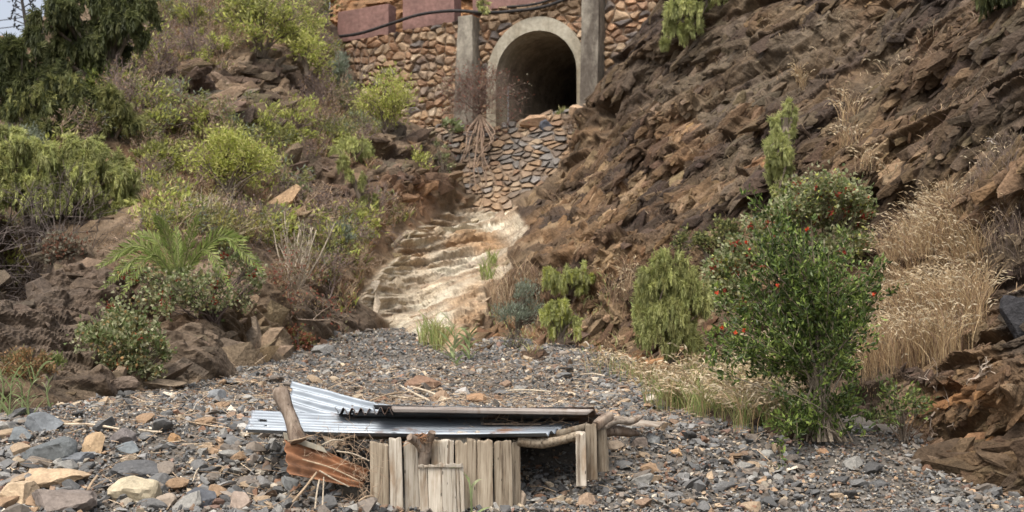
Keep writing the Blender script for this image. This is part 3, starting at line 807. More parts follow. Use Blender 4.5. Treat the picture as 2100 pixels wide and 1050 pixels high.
# angular blocks that make up the rock faces
def slab_template(seed):
    V, Fc = hull_template(seed, 12 + seed % 4, 0.55)
    return V * np.array([1.25, 1.0, 0.9]), Fc
RT = [slab_template(900 + i) for i in range(18)]
def rock_blocks(name, n, weight, smin, smax, dipdeg, embed, origin, cool=1.0, jitc=0.28, pw=2.6, wob_=0.22):
    iy = rng.integers(4, len(GY) - 4, n); ix = rng.integers(4, len(GX) - 4, n)
    ok = (rng.random(n) < weight[iy, ix]) & (PY[iy, ix] < np.interp(PX[iy, ix], bx, by) + 10) & (PY[iy, ix] > ridge[iy, ix] + 6) & (d_h[iy, ix] < 2)
    iy, ix = iy[ok], ix[ok]; m = len(iy)
    S = (smin + (smax - smin) * rng.random(m) ** pw)
    P_ = T[iy, ix] - nd[iy, ix] * (embed * S)[:, None]
    a = np.radians((dipdeg[iy, ix] if not np.isscalar(dipdeg) else dipdeg) + rng.normal(size=m) * 14)
    e3 = nd[iy, ix] + rng.normal(size=(m, 3)) * wob_; e3 /= np.linalg.norm(e3, axis=1)[:, None]
    g1 = np.stack([np.cos(a), 0 * a, np.sin(a)], -1); g1 -= (g1 * e3).sum(1)[:, None] * e3; g1 /= np.linalg.norm(g1, axis=1)[:, None]
    g2 = np.cross(e3, g1)
    R = np.stack([g1, g2, e3], -1)
    sc3 = np.stack([S * rng.uniform(0.9, 1.9, m), S * rng.uniform(0.7, 1.1, m), S * rng.uniform(0.6, 1.1, m)], -1)
    C = CL[iy, ix] * (1 - jitc * 0.8 + 2 * jitc * rng.random((m, 1))) * (1 + 0.05 * rng.normal(size=(m, 3)) * np.array([0.5, 0.2, 1.0])) * cool
    kk = rng.integers(0, len(RT), m); Vs, Fs, Cs, o = [], [], [], 0
    for t, (V, Fc) in enumerate(RT):
        q = kk == t; c_ = int(q.sum())
        if not c_: continue
        W_ = np.einsum('nij,nvj->nvi', R[q], V[None] * sc3[q][:, None, :]) + P_[q][:, None]
        Vs.append(W_.reshape(-1, 3)); Fs.append((Fc[None] + (np.arange(c_) * len(V))[:, None, None]).reshape(-1, 3) + o); Cs.append(np.repeat(C[q], len(V), 0)); o += c_ * len(V)
    ob = mesh_arr(name, np.concatenate(Vs), np.concatenate(Fs), M_ROCK, None, np.clip(np.concatenate(Cs), 0.01, 0.8), False, origin)
    return tag(ob, kind='structure')
inK = m_k * (PX < 2250) * (PY > -120)
dens = (GSX * GSY)
patchy = sstep(fbm(ux * 0.9, uz * 1.1, 88, 3), 0.40, 0.58)
rock_blocks('cliff_blocks', 80000, inK * patchy * (1 - 0.6 * slab), 0.06, 0.42, ang * 57.3, 0.16, at(1700, 600, 14.0))
rock_blocks('cliff_rubble', 130000, inK * (0.2 + 0.8 * rub) * 0.6, 0.03, 0.16, ang * 57.3, 0.10, at(1300, 600, 18.0), 1.05, wob_=0.4)
upl = sstep(-PY, -640, -520)
rock_blocks('outcrop_blocks', 60000, m_l * rocky ** 2 * (PX > -60) * (0.08 + 0.92 * upl), 0.06, 0.55, 25, 0.16, at(500, 300, 22.0), 1.0, wob_=0.3)
rock_blocks('slope_rubble', 34000, m_l * (1 - rocky) * 0.22 * (PX > -60) * (0.6 + 0.4 * upl), 0.025, 0.16, 10, 0.08, at(400, 450, 20.0), 1.1, wob_=0.5)
rock_blocks('bedrock_fragments', 9000, m_c * 0.5, 0.06, 0.4, 30, 0.17, at(900, 560, 24.0), 0.95, 0.12, 2.2, 0.2)

# ------------------------------------------------------------------ masonry: walls, arch, tunnel
WO = np.array([0.625, 34.0]); TH = math.radians(25)
WD = np.array([math.cos(TH), -math.sin(TH)]); WN = np.array([-math.sin(TH), -math.cos(TH)])
def wp(t, z, out=0.0):
    t = np.asarray(t, float); z = np.asarray(z, float) + 0 * t; t = t + 0 * z
    x = WO[0] + WD[0] * t + WN[0] * out; y = WO[1] + WD[1] * t + WN[1] * out
    return np.stack([x + 0 * z, y + 0 * z, z], -1)
def masonry_cols(id_r, a, z, zr, edge):
    """stone colours: rusty near the top, tan and blue-grey below"""
    pal = np.array([(0.42, 0.30, 0.18), (0.36, 0.22, 0.11), (0.085, 0.09, 0.10), (0.48, 0.38, 0.26), (0.27, 0.15, 0.085), (0.13, 0.13, 0.135), (0.40, 0.25, 0.13), (0.30, 0.22, 0.15), (0.2, 0.16, 0.13)])
    org = np.array([(0.34, 0.19, 0.10), (0.38, 0.235, 0.13), (0.27, 0.15, 0.09), (0.40, 0.28, 0.17), (0.31, 0.165, 0.085), (0.50, 0.34, 0.2), (0.10, 0.10, 0.11), (0.38, 0.2, 0.1), (0.25, 0.14, 0.085)])
    k = np.minimum((id_r * 9).astype(int), 8)
    c = pal[k] * (1 - zr[..., None]) + org[k] * zr[..., None]
    c = c * 0.62 + c.mean(-1, keepdims=True) * 0.16 + np.array((0.27, 0.18, 0.095)) * 0.24  # evens out the stones and mixes in an ochre sunlight tint
    mort = np.array((0.25, 0.19, 0.135))
    m = 1 - sstep(edge, 0.04, 0.12)
    c = c * (1 - m[..., None]) + mort * m[..., None]
    crev = 1 - sstep(edge, 0.0, 0.09)
    c = c * (1 - 0.55 * crev[..., None])  # crevice shading painted over the mortar between stones
    return c

wall = thing('retaining_wall', 'rubble stone retaining wall with concrete arch, carrying the road', 'wall', tuple(wp(0, 5.8)))
ts = np.arange(-7.2, 5.6, 0.022); zs = np.arange(4.2, 10.0, 0.022)
TT, ZZ = np.meshgrid(ts, zs)
e, da, db, ia, ib = cells(TT * 3.9 + 1.3 * (fbm(TT * 1.6, ZZ * 1.6, 1, 3) - .5), ZZ * 4.9 + 1.3 * (fbm(TT * 1.6, ZZ * 1.6, 2, 3) - .5), 201)
idr = hsh(ia, ib, 8)
tl = (hsh(ia, ib, 9) - .5) * da + (hsh(ia, ib, 10) - .5) * db
outw = 0.09 * sstep(e, 0.0, 0.4) + 0.16 * tl * sstep(e, 0.05, 0.3) + 0.06 * (idr - 0.5) * sstep(e, 0.02, 0.2) + 0.05 * (fbm(TT * 9, ZZ * 9, 3, 4) - .5)
curve = -0.02 * np.maximum(-TT - 2.5, 0) ** 2
WV = wp(TT, ZZ, outw + curve - 0.05)
zr = sstep(ZZ + 0.25 * (fbm(TT * 1.2, ZZ * 1.2, 7, 2) - .5) + 0.35 * sstep(TT, 1.6, 2.2), 7.35, 8.0)
WC = masonry_cols(hsh(ia, ib, 15), TT, ZZ, zr, e)
WC = WC * (0.8 + 0.4 * fbm(TT * 4, ZZ * 4, 19, 3))[..., None]
plast = ((TT > -1.5) & (TT < 1.3) & (ZZ > 8.38))     # rendered strip over the arch
WC[plast] = np.array((0.24, 0.17, 0.11)); 
top = np.interp(TT, [-7.2, -5.7, -3, -1.6, -1.5, 0.4, 1.2, 5.6], [8.33, 8.36, 8.5, 8.58, 8.75, 8.8, 9.6, 9.9])
f = gridfaces(len(zs), len(ts))
hole = (np.abs(TT) < 1.13) & (ZZ < 6.97) | (np.hypot(TT, ZZ - 6.97) < 1.13)
cen = lambda A: (A[:-1, :-1] + A[1:, 1:]) / 2
kp = ~(hole[:-1, :-1] | hole[1:, 1:]) & (cen(ZZ) < cen(top))
fw = f[kp].reshape(-1, 4); u, inv = np.unique(fw, return_inverse=True)
mesh_arr('stonework', WV.reshape(-1, 3)[u], inv.reshape(-1, 4), M_MASON, wall, WC.reshape(-1, 3)[u], False)

def arch_pts(r, rt, zs_, zb, n=40):
    a = np.linspace(0, math.pi, n)
    t = np.concatenate([[-r], -r * np.cos(a), [r]]); z = np.concatenate([[zb], zs_ + rt * np.sin(a), [zb]])
    return t, z
ti, zi = arch_pts(1.08, 1.08, 6.97, 5.3); to, zo = arch_pts(1.33, 1.43, 6.97, 5.3)
m = MB(); nA = len(ti)
rings = []
for tt, zz, out in ((ti, zi, -0.6), (ti, zi, 0.12), (to, zo, 0.12), (to, zo, -0.15)):
    rings.append(wp(tt, zz, out))
VV = np.concatenate(rings); Q = []
for r_ in range(3):
    for k in range(nA - 1): Q.append((r_ * nA + k, r_ * nA + k + 1, (r_ + 1) * nA + k + 1, (r_ + 1) * nA + k))
ao = MB().add(VV, Q).build('arch_ring', M_CONC, wall)
# tunnel lining, closed far inside
rr = []
for out in (-0.6, -3.0, -6, -10): rr.append(wp(ti * 0.995, zi, out))
VV = np.concatenate(rr); Q = []
for r_ in range(3):
    for k in range(nA - 1): Q.append((r_ * nA + k, r_ * nA + k + 1, (r_ + 1) * nA + k + 1, (r_ + 1) * nA + k))
mb = MB().add(VV, Q)
end = rr[-1]; c_ = end.mean(0)
mb.add(np.concatenate([end, [c_]]), [(k, k + 1, nA) for k in range(nA - 1)])
flr = wp(np.array([-1.2, 1.2, 1.2, -1.2]), np.array([5.7, 5.7, 5.8, 5.8])); 
fl2 = np.array([wp(-1.2, 5.72, 0.1), wp(1.2, 5.72, 0.1), wp(1.2, 5.8, -10), wp(-1.2, 5.8, -10)])
mb.add(fl2, [(0, 1, 2, 3)])
mb.build('tunnel_lining', M_TUN, wall)

def roughbox(p8, nsub=10, rough=0.01, seed=0):
    """box from 8 corners (bottom 4, top 4), subdivided and slightly irregular"""
    bm = bmesh.new()
    v = [bm.verts.new(tuple(q)) for q in p8]
    for q in ((0, 1, 2, 3), (7, 6, 5, 4), (0, 4, 5, 1), (1, 5, 6, 2), (2, 6, 7, 3), (3, 7, 4, 0)): bm.faces.new([v[i] for i in q])
    bmesh.ops.recalc_face_normals(bm, faces=bm.faces)
    diag = (v[0].co - v[6].co).length
    bmesh.ops.bevel(bm, geom=list(bm.edges), offset=min(diag * 0.02, 0.02), segments=2, affect='EDGES', profile=0.6)
    for _ in range(3):
        es = sorted(bm.edges, key=lambda e_: -e_.calc_length())
        L = es[0].calc_length()
        es = [e_ for e_ in es if e_.calc_length() > L * 0.5]
        bmesh.ops.subdivide_edges(bm, edges=es, cuts=3 if _ == 0 else 1, use_grid_fill=True)
        if len(bm.verts) > 2500: break
    bm.verts.index_update()
    V = np.array([q.co[:] for q in bm.verts])
    tri = bmesh.ops.triangulate(bm, faces=bm.faces); 
    Fc = np.array([[q.index for q in f_.verts] for f_ in bm.faces]); bm.free()
    n = fbm(V[:, 0] * 9 + V[:, 1] * 7 + seed, V[:, 2] * 7, seed, 4) - 0.5
    n2 = fbm(V[:, 0] * 9 + 50, V[:, 2] * 7 + V[:, 1] * 5, seed + 3, 4) - 0.5
    V[:, 0] += rough * 2 * n; V[:, 1] += rough * 2 * n2; V[:, 2] += rough * n
    return V, Fc
def wbox(t0, t1, z0, z1, o0, o1, t2=None, t3=None):
    """box in wall coordinates, optional other t-range at the top"""
    t2 = t0 if t2 is None else t2; t3 = t1 if t3 is None else t3
    return [wp(t0, z0, o1), wp(t1, z0, o1), wp(t1, z0, o0), wp(t0, z0, o0), wp(t2, z1, o1), wp(t3, z1, o1), wp(t3, z1, o0), wp(t2, z1, o0)]
for nm, b8, sd in (('buttress', wbox(-2.12, -1.55, 5.5, 8.55, -0.1, 0.42, -1.98, -1.58), 1), ('buttress', wbox(1.27, 1.72, 5.9, 9.4, -0.1, 0.42, 1.36, 1.80), 2)):
    V, Fc = roughbox(b8, rough=0.015, seed=sd)
    b_ = mesh_arr(nm, V, Fc, M_CONCD, wall)

# red parapet slabs standing on the wall
for k, (t0, t1, z0, z1, lab) in enumerate(((-5.85, -4.3, 8.37, 9.2, 'leftmost dusky red parapet block on the wall, beside the railing'),
                                           (-3.88, -2.38, 8.5, 9.4, 'middle dusky red parapet block on the wall'),
                                           (-1.86, 0.25, 8.72, 9.5, 'rightmost dusky red parapet block, above the arch'))):
    dz = 0.06
    b8 = wbox(t0, t1, z0, z1, -0.55, -0.15)
    b8 = [np.array(q) for q in b8]
    for i in (1, 2, 5, 6): b8[i][2] += dz
    V, Fc = roughbox(b8, rough=0.008, seed=20 + k)
    tag(mesh_arr('parapet_block', V, Fc, M_RED), lab, 'parapet', 'red parapet blocks on the wall')
# pipe along the wall top
pp = [(560, 92), (640, 86), (690, 76), (740, 68), (800, 49), (860, 30), (930, 22), (1000, 26), (1060, 22), (1110, 15), (1150, 2), (1200, -18)]
def wall_hit(px, py, out=0.0):
    r = at(px, py, 1.0)   # ray
    o = WO + WN * out
    # (X,Y) = s*(r0,1) ; (X-o).WN = 0
    s = (o @ WN) / (r[0] * WN[0] + WN[1])
    return r * s
pts = path([wall_hit(x, y, 0.22) for x, y in pp], 60)
tag(MB().tube(pts, 0.042, 8).build('water_pipe', M_PIPE, smooth=True), 'black pipe running along the top of the stone wall', 'pipe')
pts2 = path([wall_hit(x, y - 6, 0.16) for x, y in [(1040, 20), (1080, 17), (1120, 8), (1160, -8)]], 20)
tag(MB().tube(pts2, 0.03, 8).build('water_pipe', M_PIPE, smooth=True), 'thin black pipe above the main pipe over the arch', 'pipe')
# railing at the left end
rl = thing('guard_railing', 'weathered concrete posts with metal rails left of the red blocks', 'railing', tuple(wall_hit(640, 75)))
for x, yt, yb in ((602, 34, 78), (668, 22, 78)):
    a = wall_hit(x, yb); b = wall_hit(x, yt)
    ww = 0.07
    b8 = [a + [-ww, -ww, 0], a + [ww, -ww, 0], a + [ww, ww, 0], a + [-ww, ww, 0], b + [-ww, -ww, 0], b + [ww, -ww, 0], b + [ww, ww, 0], b + [-ww, ww, 0]]
    V, Fc = roughbox(b8, rough=0.005, seed=31); mesh_arr('post', V, Fc, M_CONC, rl)
for y0 in (0, 9):
    MB().tube(path([wall_hit(590, 43 + y0), wall_hit(635, 33 + y0), wall_hit(682, 22 + y0)], 6), 0.035, 6).build('rail', M_PIPE, rl)
# road behind the wall and the cut bank above it
rd0 = [wp(-10, 8.3, -0.3), wp(6, 8.75, -0.3), wp(6, 8.85, -6), wp(-10, 8.4, -6)]
tag(MB().add(rd0, [(0, 1, 2, 3)], (0.09, 0.085, 0.08)).build('road', M_ROCK), kind='structure')
ts2 = np.arange(-10.5, 8, 0.07); hs = np.arange(0, 6, 0.07)
T2, H2 = np.meshgrid(ts2, hs)
k1b, e1b, r1b = facet(T2 * 0.9, H2 * 1.6, 401); k2b, e2b, r2b = facet(T2 * 3, H2 * 5, 402)
BV = wp(T2, 8.0 + H2, -5.5 - H2 * 0.4 + 0.5 * k1b + 0.18 * k2b)
BC = np.array((0.30, 0.16, 0.075)) * (1 - 0.4 * r2b[..., None]) + np.array((0.12, 0.1, 0.07)) * (0.4 * r2b[..., None])
tag(mesh_arr('road_bank', BV, gridfaces(len(hs), len(ts2)).reshape(-1, 4), M_ROCK, None, BC.reshape(-1, 3)), kind='structure')

# stepped stone apron below the arch
lx = np.arange(830, 1290, 1.3); ly = np.arange(205, 470, 1.3)
LX, LY = np.meshgrid(lx, ly)
LT = [(820, 215, 34.6), (1000, 235, 33.9), (1100, 225, 33.55), (1200, 205, 33.1), (1290, 190, 32.6), (850, 300, 33.6), (900, 420, 31.0), (1000, 340, 32.1), (1100, 330, 31.6), (1000, 425, 30.4), (1130, 420, 29.9), (1250, 300, 31.3), (1000, 470, 29.8), (1150, 470, 29.4), (850, 470, 31), (1290, 470, 29)]
L_ = np.array(LT, float); K2 = _phi(((L_[:, 0, None] - L_[:, 0]) / 1000) ** 2 + ((L_[:, 1, None] - L_[:, 1]) / 1000) ** 2) + np.eye(len(L_)) * 1e-4
A2 = np.zeros((len(L_) + 3,) * 2); q = len(L_); A2[:q, :q] = K2; A2[:q, q] = A2[q, :q] = 1; A2[:q, q + 1] = A2[q + 1, :q] = L_[:, 0] / 1000; A2[:q, q + 2] = A2[q + 2, :q] = L_[:, 1] / 1000
W2 = np.linalg.solve(A2, np.concatenate([1 / L_[:, 2], [0, 0, 0]]))
r = W2[q] + W2[q + 1] * LX / 1000 + W2[q + 2] * LY / 1000
for i in range(q): r = r + W2[i] * _phi(((LX - L_[i, 0]) / 1000) ** 2 + ((LY - L_[i, 1]) / 1000) ** 2)
LD = 1 / r
LP = at(LX, LY, LD)
a_, b_ = LP[..., 0], LP[..., 2] + 0.25 * LP[..., 1]
e, da, db, ia, ib = cells(a_ * 4.2 + 1.4 * (fbm(a_ * 1.6, b_ * 1.6, 1, 3) - .5), b_ * 4.9 + 1.4 * (fbm(a_ * 1.6, b_ * 1.6, 2, 3) - .5), 301)
idr = hsh(ia, ib, 8)
tl = (hsh(ia, ib, 9) - .5) * da + (hsh(ia, ib, 10) - .5) * db
ow = 0.15 * sstep(e, 0.0, 0.4) + 0.25 * tl * sstep(e, 0.05, 0.3) + 0.12 * (idr - 0.5) * sstep(e, 0.02, 0.2) + 0.03 * (fbm(a_ * 9, b_ * 9, 3, 3) - .5) + 0.25 * (fbm(a_ * .8, b_ * .8, 4, 2) - .5)
vw = -LP / np.linalg.norm(LP, axis=2)[..., None]
LPd = LP + vw * ow[..., None]
topy = np.interp(LX, [830, 960, 1020, 1040, 1070, 1110, 1130, 1180, 1210, 1290], [262, 256, 262, 250, 240, 235, 226, 218, 212, 205]) + 9 * (hsh(ia, ib, 44) - 0.5) 
# above the top edge the surface runs back level into the tunnel
ab = sstep(topy - LY, 0, 14)
back = np.stack([LPd[..., 0] * (1 + 0.05 * ab), LPd[..., 1] + 1.6 * ab, LPd[..., 2] * 1.0], -1)
zt = at(LX, topy, LD)[..., 2]
back[..., 2] = np.where(LY < topy, np.minimum(LPd[..., 2], zt) * 1.0 - 0.02 * ab, LPd[..., 2])
LC = masonry_cols(hsh(ia, ib, 15), a_, b_, 0.12 + 0 * a_, e)
LC = LC * (0.8 + 0.4 * fbm(a_ * 4, b_ * 4, 19, 3))[..., None]
dkst = hsh(ia, ib, 77) > 0.74
LC = np.where(dkst[..., None], LC.mean(-1, keepdims=True) * np.array((0.70, 0.66, 0.62)), LC * np.array((0.78, 0.74, 0.70)))
LC = LC * 0.75 + 0.25 * np.array((0.17, 0.135, 0.10))
sq = mixc  # alias
dirt = sstep(LY, 370, 430)[..., None] * 0.6
LC = LC * (1 - dirt) + np.array((0.36, 0.25, 0.155)) * dirt
f = gridfaces(len(ly), len(lx))
kp = (cen(LY) > cen(topy) - 16)
fw = f[kp].reshape(-1, 4); u, inv = np.unique(fw, return_inverse=True)
ap = mesh_arr('stone_apron', back.reshape(-1, 3)[u], inv.reshape(-1, 4), M_MASON, None, LC.reshape(-1, 3)[u], False)
tag(ap, 'rubble stone apron wall sloping down below the tunnel mouth', 'wall')
for k, (x0, x1, y0, y1, c, lab) in enumerate(((1065, 1122, 233, 262, (0.36, 0.24, 0.15), 'long tan capstone on the apron wall at the tunnel mouth'),
                                              (1108, 1135, 247, 278, (0.08, 0.085, 0.10), 'dark blue-grey squarish stone just below the tunnel mouth'),
                                              (1168, 1198, 215, 240, (0.40, 0.28, 0.18), 'tan stone at the right foot of the arch'))):
    V, Fc = chisel(700 + k, ((x1 - x0) / F * 33, 0.35, (y1 - y0) / F * 33), 10)
    ctr = at((x0 + x1) / 2, (y0 + y1) / 2, 32.9 - 0.15 * k)
    tag(mesh_arr('stone', V + ctr, Fc, M_STONE, None, np.ones((len(V), 3)) * np.array(c)), lab, 'stone')
# ------------------------------------------------------------------ plants
def frame(d):
    d = d / (np.linalg.norm(d, axis=1)[:, None] + 1e-9)
    r = rng.normal(size=d.shape); s = np.cross(d, r); s /= np.linalg.norm(s, axis=1)[:, None] + 1e-9
    return d, s

def pick(pal, n, jit=0.25):
    pal = np.array(pal, float)
    return pal[rng.integers(0, len(pal), n)] * (1 - jit + 2 * jit * rng.random((n, 1)))

def leaf_quads(mb, Pb, d, L, W, colr):
    n = len(Pb); d, s = frame(d)
    L = np.broadcast_to(L, (n,))[:, None]; W = np.broadcast_to(W, (n,))[:, None]
    nn = np.cross(d, s)
    mid = Pb + d * L * 0.5 + nn * W * 0.15
    V = np.stack([Pb, mid + s * W * 0.5, Pb + d * L - nn * L * 0.08, mid - s * W * 0.5], 1)
    Q = (np.arange(n) * 4)[:, None] + np.arange(4)
    mb.add(V.reshape(-1, 3), Q, np.repeat(colr, 4, 0))

def ribbons(mb, paths, W, colr):
    """paths (n,m,3); flat tapering blades"""
    n, m, _ = paths.shape
    t = np.gradient(paths, axis=1); a = rng.normal(size=(n, 1, 3)); a[:, :, 1] *= 0.35
    s = np.cross(t, a); s /= np.linalg.norm(s, axis=2)[..., None] + 1e-9
    prof = np.concatenate([np.linspace(0.8, 1, max(m // 2, 1)), np.linspace(1, 0.08, m - max(m // 2, 1))])
    w_ = np.broadcast_to(np.asarray(W, float), (n,))[:, None, None] * prof[None, :, None] * 0.5
    V = np.stack([paths - s * w_, paths + s * w_], 2)        # n,m,2,3
    i = np.arange(n)[:, None] * (2 * m) + np.arange(m - 1)[None] * 2
    Q = np.stack([i, i + 1, i + 3, i + 2], -1).reshape(-1, 4)
    mb.add(V.reshape(-1, 3), Q, np.repeat(colr, 2 * m, 0))

def sticks(mb, A, B, ra, rb, colr, n=3):
    """straight tapered prisms from A to B"""
    k = len(A); d = B - A; d, s = frame(d); q = np.cross(d, s)
    ra = np.broadcast_to(ra, (k,))[:, None]; rb = np.broadcast_to(rb, (k,))[:, None]
    V = []
    for j in range(n):
        an = 2 * math.pi * j / n; o = math.cos(an) * s + math.sin(an) * q
        V.append(A + o * ra)
    for j in range(n):
        an = 2 * math.pi * j / n; o = math.cos(an) * s + math.sin(an) * q
        V.append(B + o * rb)
    V = np.stack(V, 1)
    Q = [np.stack([np.arange(k) * 2 * n + j, np.arange(k) * 2 * n + (j + 1) % n, np.arange(k) * 2 * n + n + (j + 1) % n, np.arange(k) * 2 * n + n + j], -1) for j in range(n)]
    mb.add(V.reshape(-1, 3), np.concatenate(Q), np.repeat(colr, 2 * n, 0))

def unit(n, up=0.0):
    v = rng.normal(size=(n, 3)); v /= np.linalg.norm(v, axis=1)[:, None]
    v[:, 2] = v[:, 2] + up
    return v

def place(px, py, rx, ry, Y=None, base=None):
    """centre, radii and foot of a plant from where the photo shows it"""
    if base is None: base = (px, py + ry * 0.95)
    g = ground(*base)
    if Y is None: Y = float(g[1]) - 0.25 * rx / F * g[1]
    c = at(px, py, Y)
    R = np.array([rx / F * Y, max(0.7 * rx, 0.5 * ry) / F * Y, ry / F * Y])
    b = at(base[0], base[1], Y + 0.3 * R[1])
    return c, R, b

def crown_points(c, R, K, fill=0.45, low=-0.8):
    u = unit(K * 3); u = u[u[:, 2] > low][:K]
    lump = 0.78 + 0.38 * rng.random((len(u), 1))
    rad = (fill + (1 - fill) * rng.random((len(u), 1)) ** 0.6) * lump
    return c + u * rad * R, u

def branches(mb, b, tips, r0, colr, bend=0.3, n=5):
    for i, t in enumerate(tips):
        mid = b + (t - b) * np.array([0.35, 0.35, 0.55]) + rng.normal(size=3) * np.linalg.norm(t - b) * 0.06
        p = path([b + rng.normal(size=3) * r0 * 1.5 * np.array([1, 1, 0]), mid, t], 6)
        mb.tube(p, np.linspace(r0, r0 * 0.2, 6), n, 0.2, False, colr)

BARKC = (0.16, 0.13, 0.10)
def bush(name, label, px, py, rx, ry, pal, cat='shrub', Y=None, base=None, K=45, per=40, L=0.06, W=0.03, sig=0.16, up=0.5, stems=9, r0=0.02, barkc=BARKC, extra=None, group=None, mat=None, fill=0.4, shape=None, twigs=0):
    c, R, b = place(px, py, rx, ry, Y, base)
    root = thing(name, label, cat, b, group)
    if shape is None:
        cen, u = crown_points(c, R, K, fill)
    else:                                    # list of (px,py,rx,ry) lobes
        cs, us = [], []
        tot = sum(a[2] * a[3] for a in shape)
        for a in shape:
            k = max(int(K * a[2] * a[3] / tot), 2)
            Ya = c[1] + rng.normal() * R[1] * 0.25
            q_, u_ = crown_points(at(a[0], a[1], Ya), np.array([a[2] / F * Ya, R[1] * 0.6, a[3] / F * Ya]), k, fill)
            cs.append(q_); us.append(u_)
        cen = np.concatenate(cs); u = np.concatenate(us)
    K = len(cen)
    mb = MB()
    n = K * per
    ci = np.repeat(np.arange(K), per)
    s_ = sig * min(R[0], R[2] * 1.2) * (0.6 + 0.8 * rng.random(K))
    off = rng.normal(size=(n, 3)) * s_[ci][:, None]
    Pb = cen[ci] + off
    d = u[ci] * 0.8 + unit(n, up)
    cl = pick(pal, n)
    tone = (0.8 + 0.4 * rng.random((K, 1)))[ci]           # each spray has its own green
    leaf_quads(mb, Pb, d, L * (0.6 + 0.7 * rng.random(n)), W * (0.7 + 0.6 * rng.random(n)), cl * tone)
    if extra:                                              # berries, flowers, red leaves
        for pal2, frac, l2, w2, clustered in extra:
            k2 = int(n * frac)
            if clustered:
                cc2 = cen[rng.integers(0, K, max(k2 // 12, 1))] + u[rng.integers(0, K, max(k2 // 12, 1))] * 0
                idx = rng.integers(0, len(cc2), k2)
                P2 = cc2[idx] + rng.normal(size=(k2, 3)) * s_.mean() * 0.35 + np.array([0, -0.3 * s_.mean(), 0])
            else:
                P2 = Pb[rng.integers(0, n, k2)] + rng.normal(size=(k2, 3)) * s_.mean() * 0.3
            leaf_quads(mb, P2, unit(k2), l2, w2, pick(pal2, k2))
    mb.build('foliage', mat or M_LEAF, root)
    sb = MB()
    tips = cen[rng.permutation(K)[:stems]]
    branches(sb, b - np.array([0, 0, 0.08]), tips, r0, barkc)
    # twigs from the stems to the sprays
    near = tips[np.argmin(((cen[:, None] - tips[None]) ** 2).sum(2), 1)]
    A = near * 0.65 + np.array(b) * 0.35
    sticks(sb, A, cen, r0 * 0.35, r0 * 0.12, np.ones((K, 3)) * np.array(barkc))
    if twigs:
        A = cen[rng.integers(0, K, twigs)]; sticks(sb, A, A + unit(twigs, 0.1) * R.min() * 0.35, r0 * 0.2, r0 * 0.08, np.ones((twigs, 3)) * np.array(barkc))
    sb.build('stems', M_BARK, root)
    return root

def weeping(name, label, px, py, rx, ry, pal, Y=None, base=None, n=420, hang=0.7, L=0.10, W=0.016, group=None, shape=None, trunk=0.03, per=18, cat='shrub', spread=0.35, top=True):
    """shrub of fine hanging strands"""
    c, R, b = place(px, py, rx, ry, Y, base)
    root = thing(name, label, cat, b, group)
    lobes = shape or [(px, py, rx, ry)]
    tot = sum(a[2] * a[3] for a in lobes)
    W = W * 0.72; per = int(per * 1.5); n = int(n * 1.15)
    mb = MB(); sb = MB()
    for a in lobes:
        Ya = c[1] + (rng.normal() * R[1] * 0.2 if shape else 0)
        cc = at(a[0], a[1], Ya); RR = np.array([a[2], max(a[2], a[3] * 0.6) * 0.8, a[3]]) / F * Ya
        k = max(int(n * a[2] * a[3] / tot), 6)
        nt = max(k // 11, 3)                                        # tufts
        u = unit(nt * 3, 0.35 if top else 0); u /= np.linalg.norm(u, axis=1)[:, None]; u = u[u[:, 2] > -0.55][:nt]; nt = len(u)
        tc = cc + u * RR * (0.55 + 0.45 * rng.random((nt, 1)))
        ti_ = rng.integers(0, nt, k)
        S0 = tc[ti_] + rng.normal(size=(k, 3)) * RR * 0.11
        out = u[ti_] * np.array([1, 1, 0.35]) + 0.7 * unit(k)
        ln = hang * RR[2] * (0.25 + 0.55 * rng.random(k))
        s = np.linspace(0, 1, 7)
        Pth = S0[:, None] + out[:, None] * (spread * ln[:, None, None]) * np.sqrt(s)[None, :, None] * 1.2 + np.array([0, 0, -1.0]) * (ln[:, None, None]) * (s ** 1.6)[None, :, None] + np.array([0, 0, 0.25]) * ln[:, None, None] * np.sin(s * 3)[None, :, None]
        tone = (0.72 + 0.5 * rng.random((nt, 1)))[ti_]
        cl = pick(pal, k, 0.15) * tone
        ribbons(mb, Pth, W * 0.5, cl * 0.8)
        m_ = per; tt = rng.random((k, m_)) * 5.999; i0 = tt.astype(int); fr = (tt - i0)[..., None]
        kk = np.arange(k)[:, None]
        B_ = Pth[kk, i0] * (1 - fr) + Pth[kk, i0 + 1] * fr
        T_ = Pth[kk, i0 + 1] - Pth[kk, i0]; T_ /= np.linalg.norm(T_, axis=2)[..., None] + 1e-9
        d = T_.reshape(-1, 3) + 0.45 * unit(k * m_) + np.array([0, 0, -0.35])
        leaf_quads(mb, B_.reshape(-1, 3), d, L * (0.6 + 0.8 * rng.random(k * m_)), W, np.repeat(cl, m_, 0) * (0.85 + 0.3 * rng.random((k * m_, 1))))
        tips = tc[rng.permutation(nt)[:8]]
        branches(sb, np.array(b) - [0, 0, 0.05], tips, trunk, BARKC)
    mb.build('foliage', M_LEAF, root); sb.build('stems', M_BARK, root)
    return root

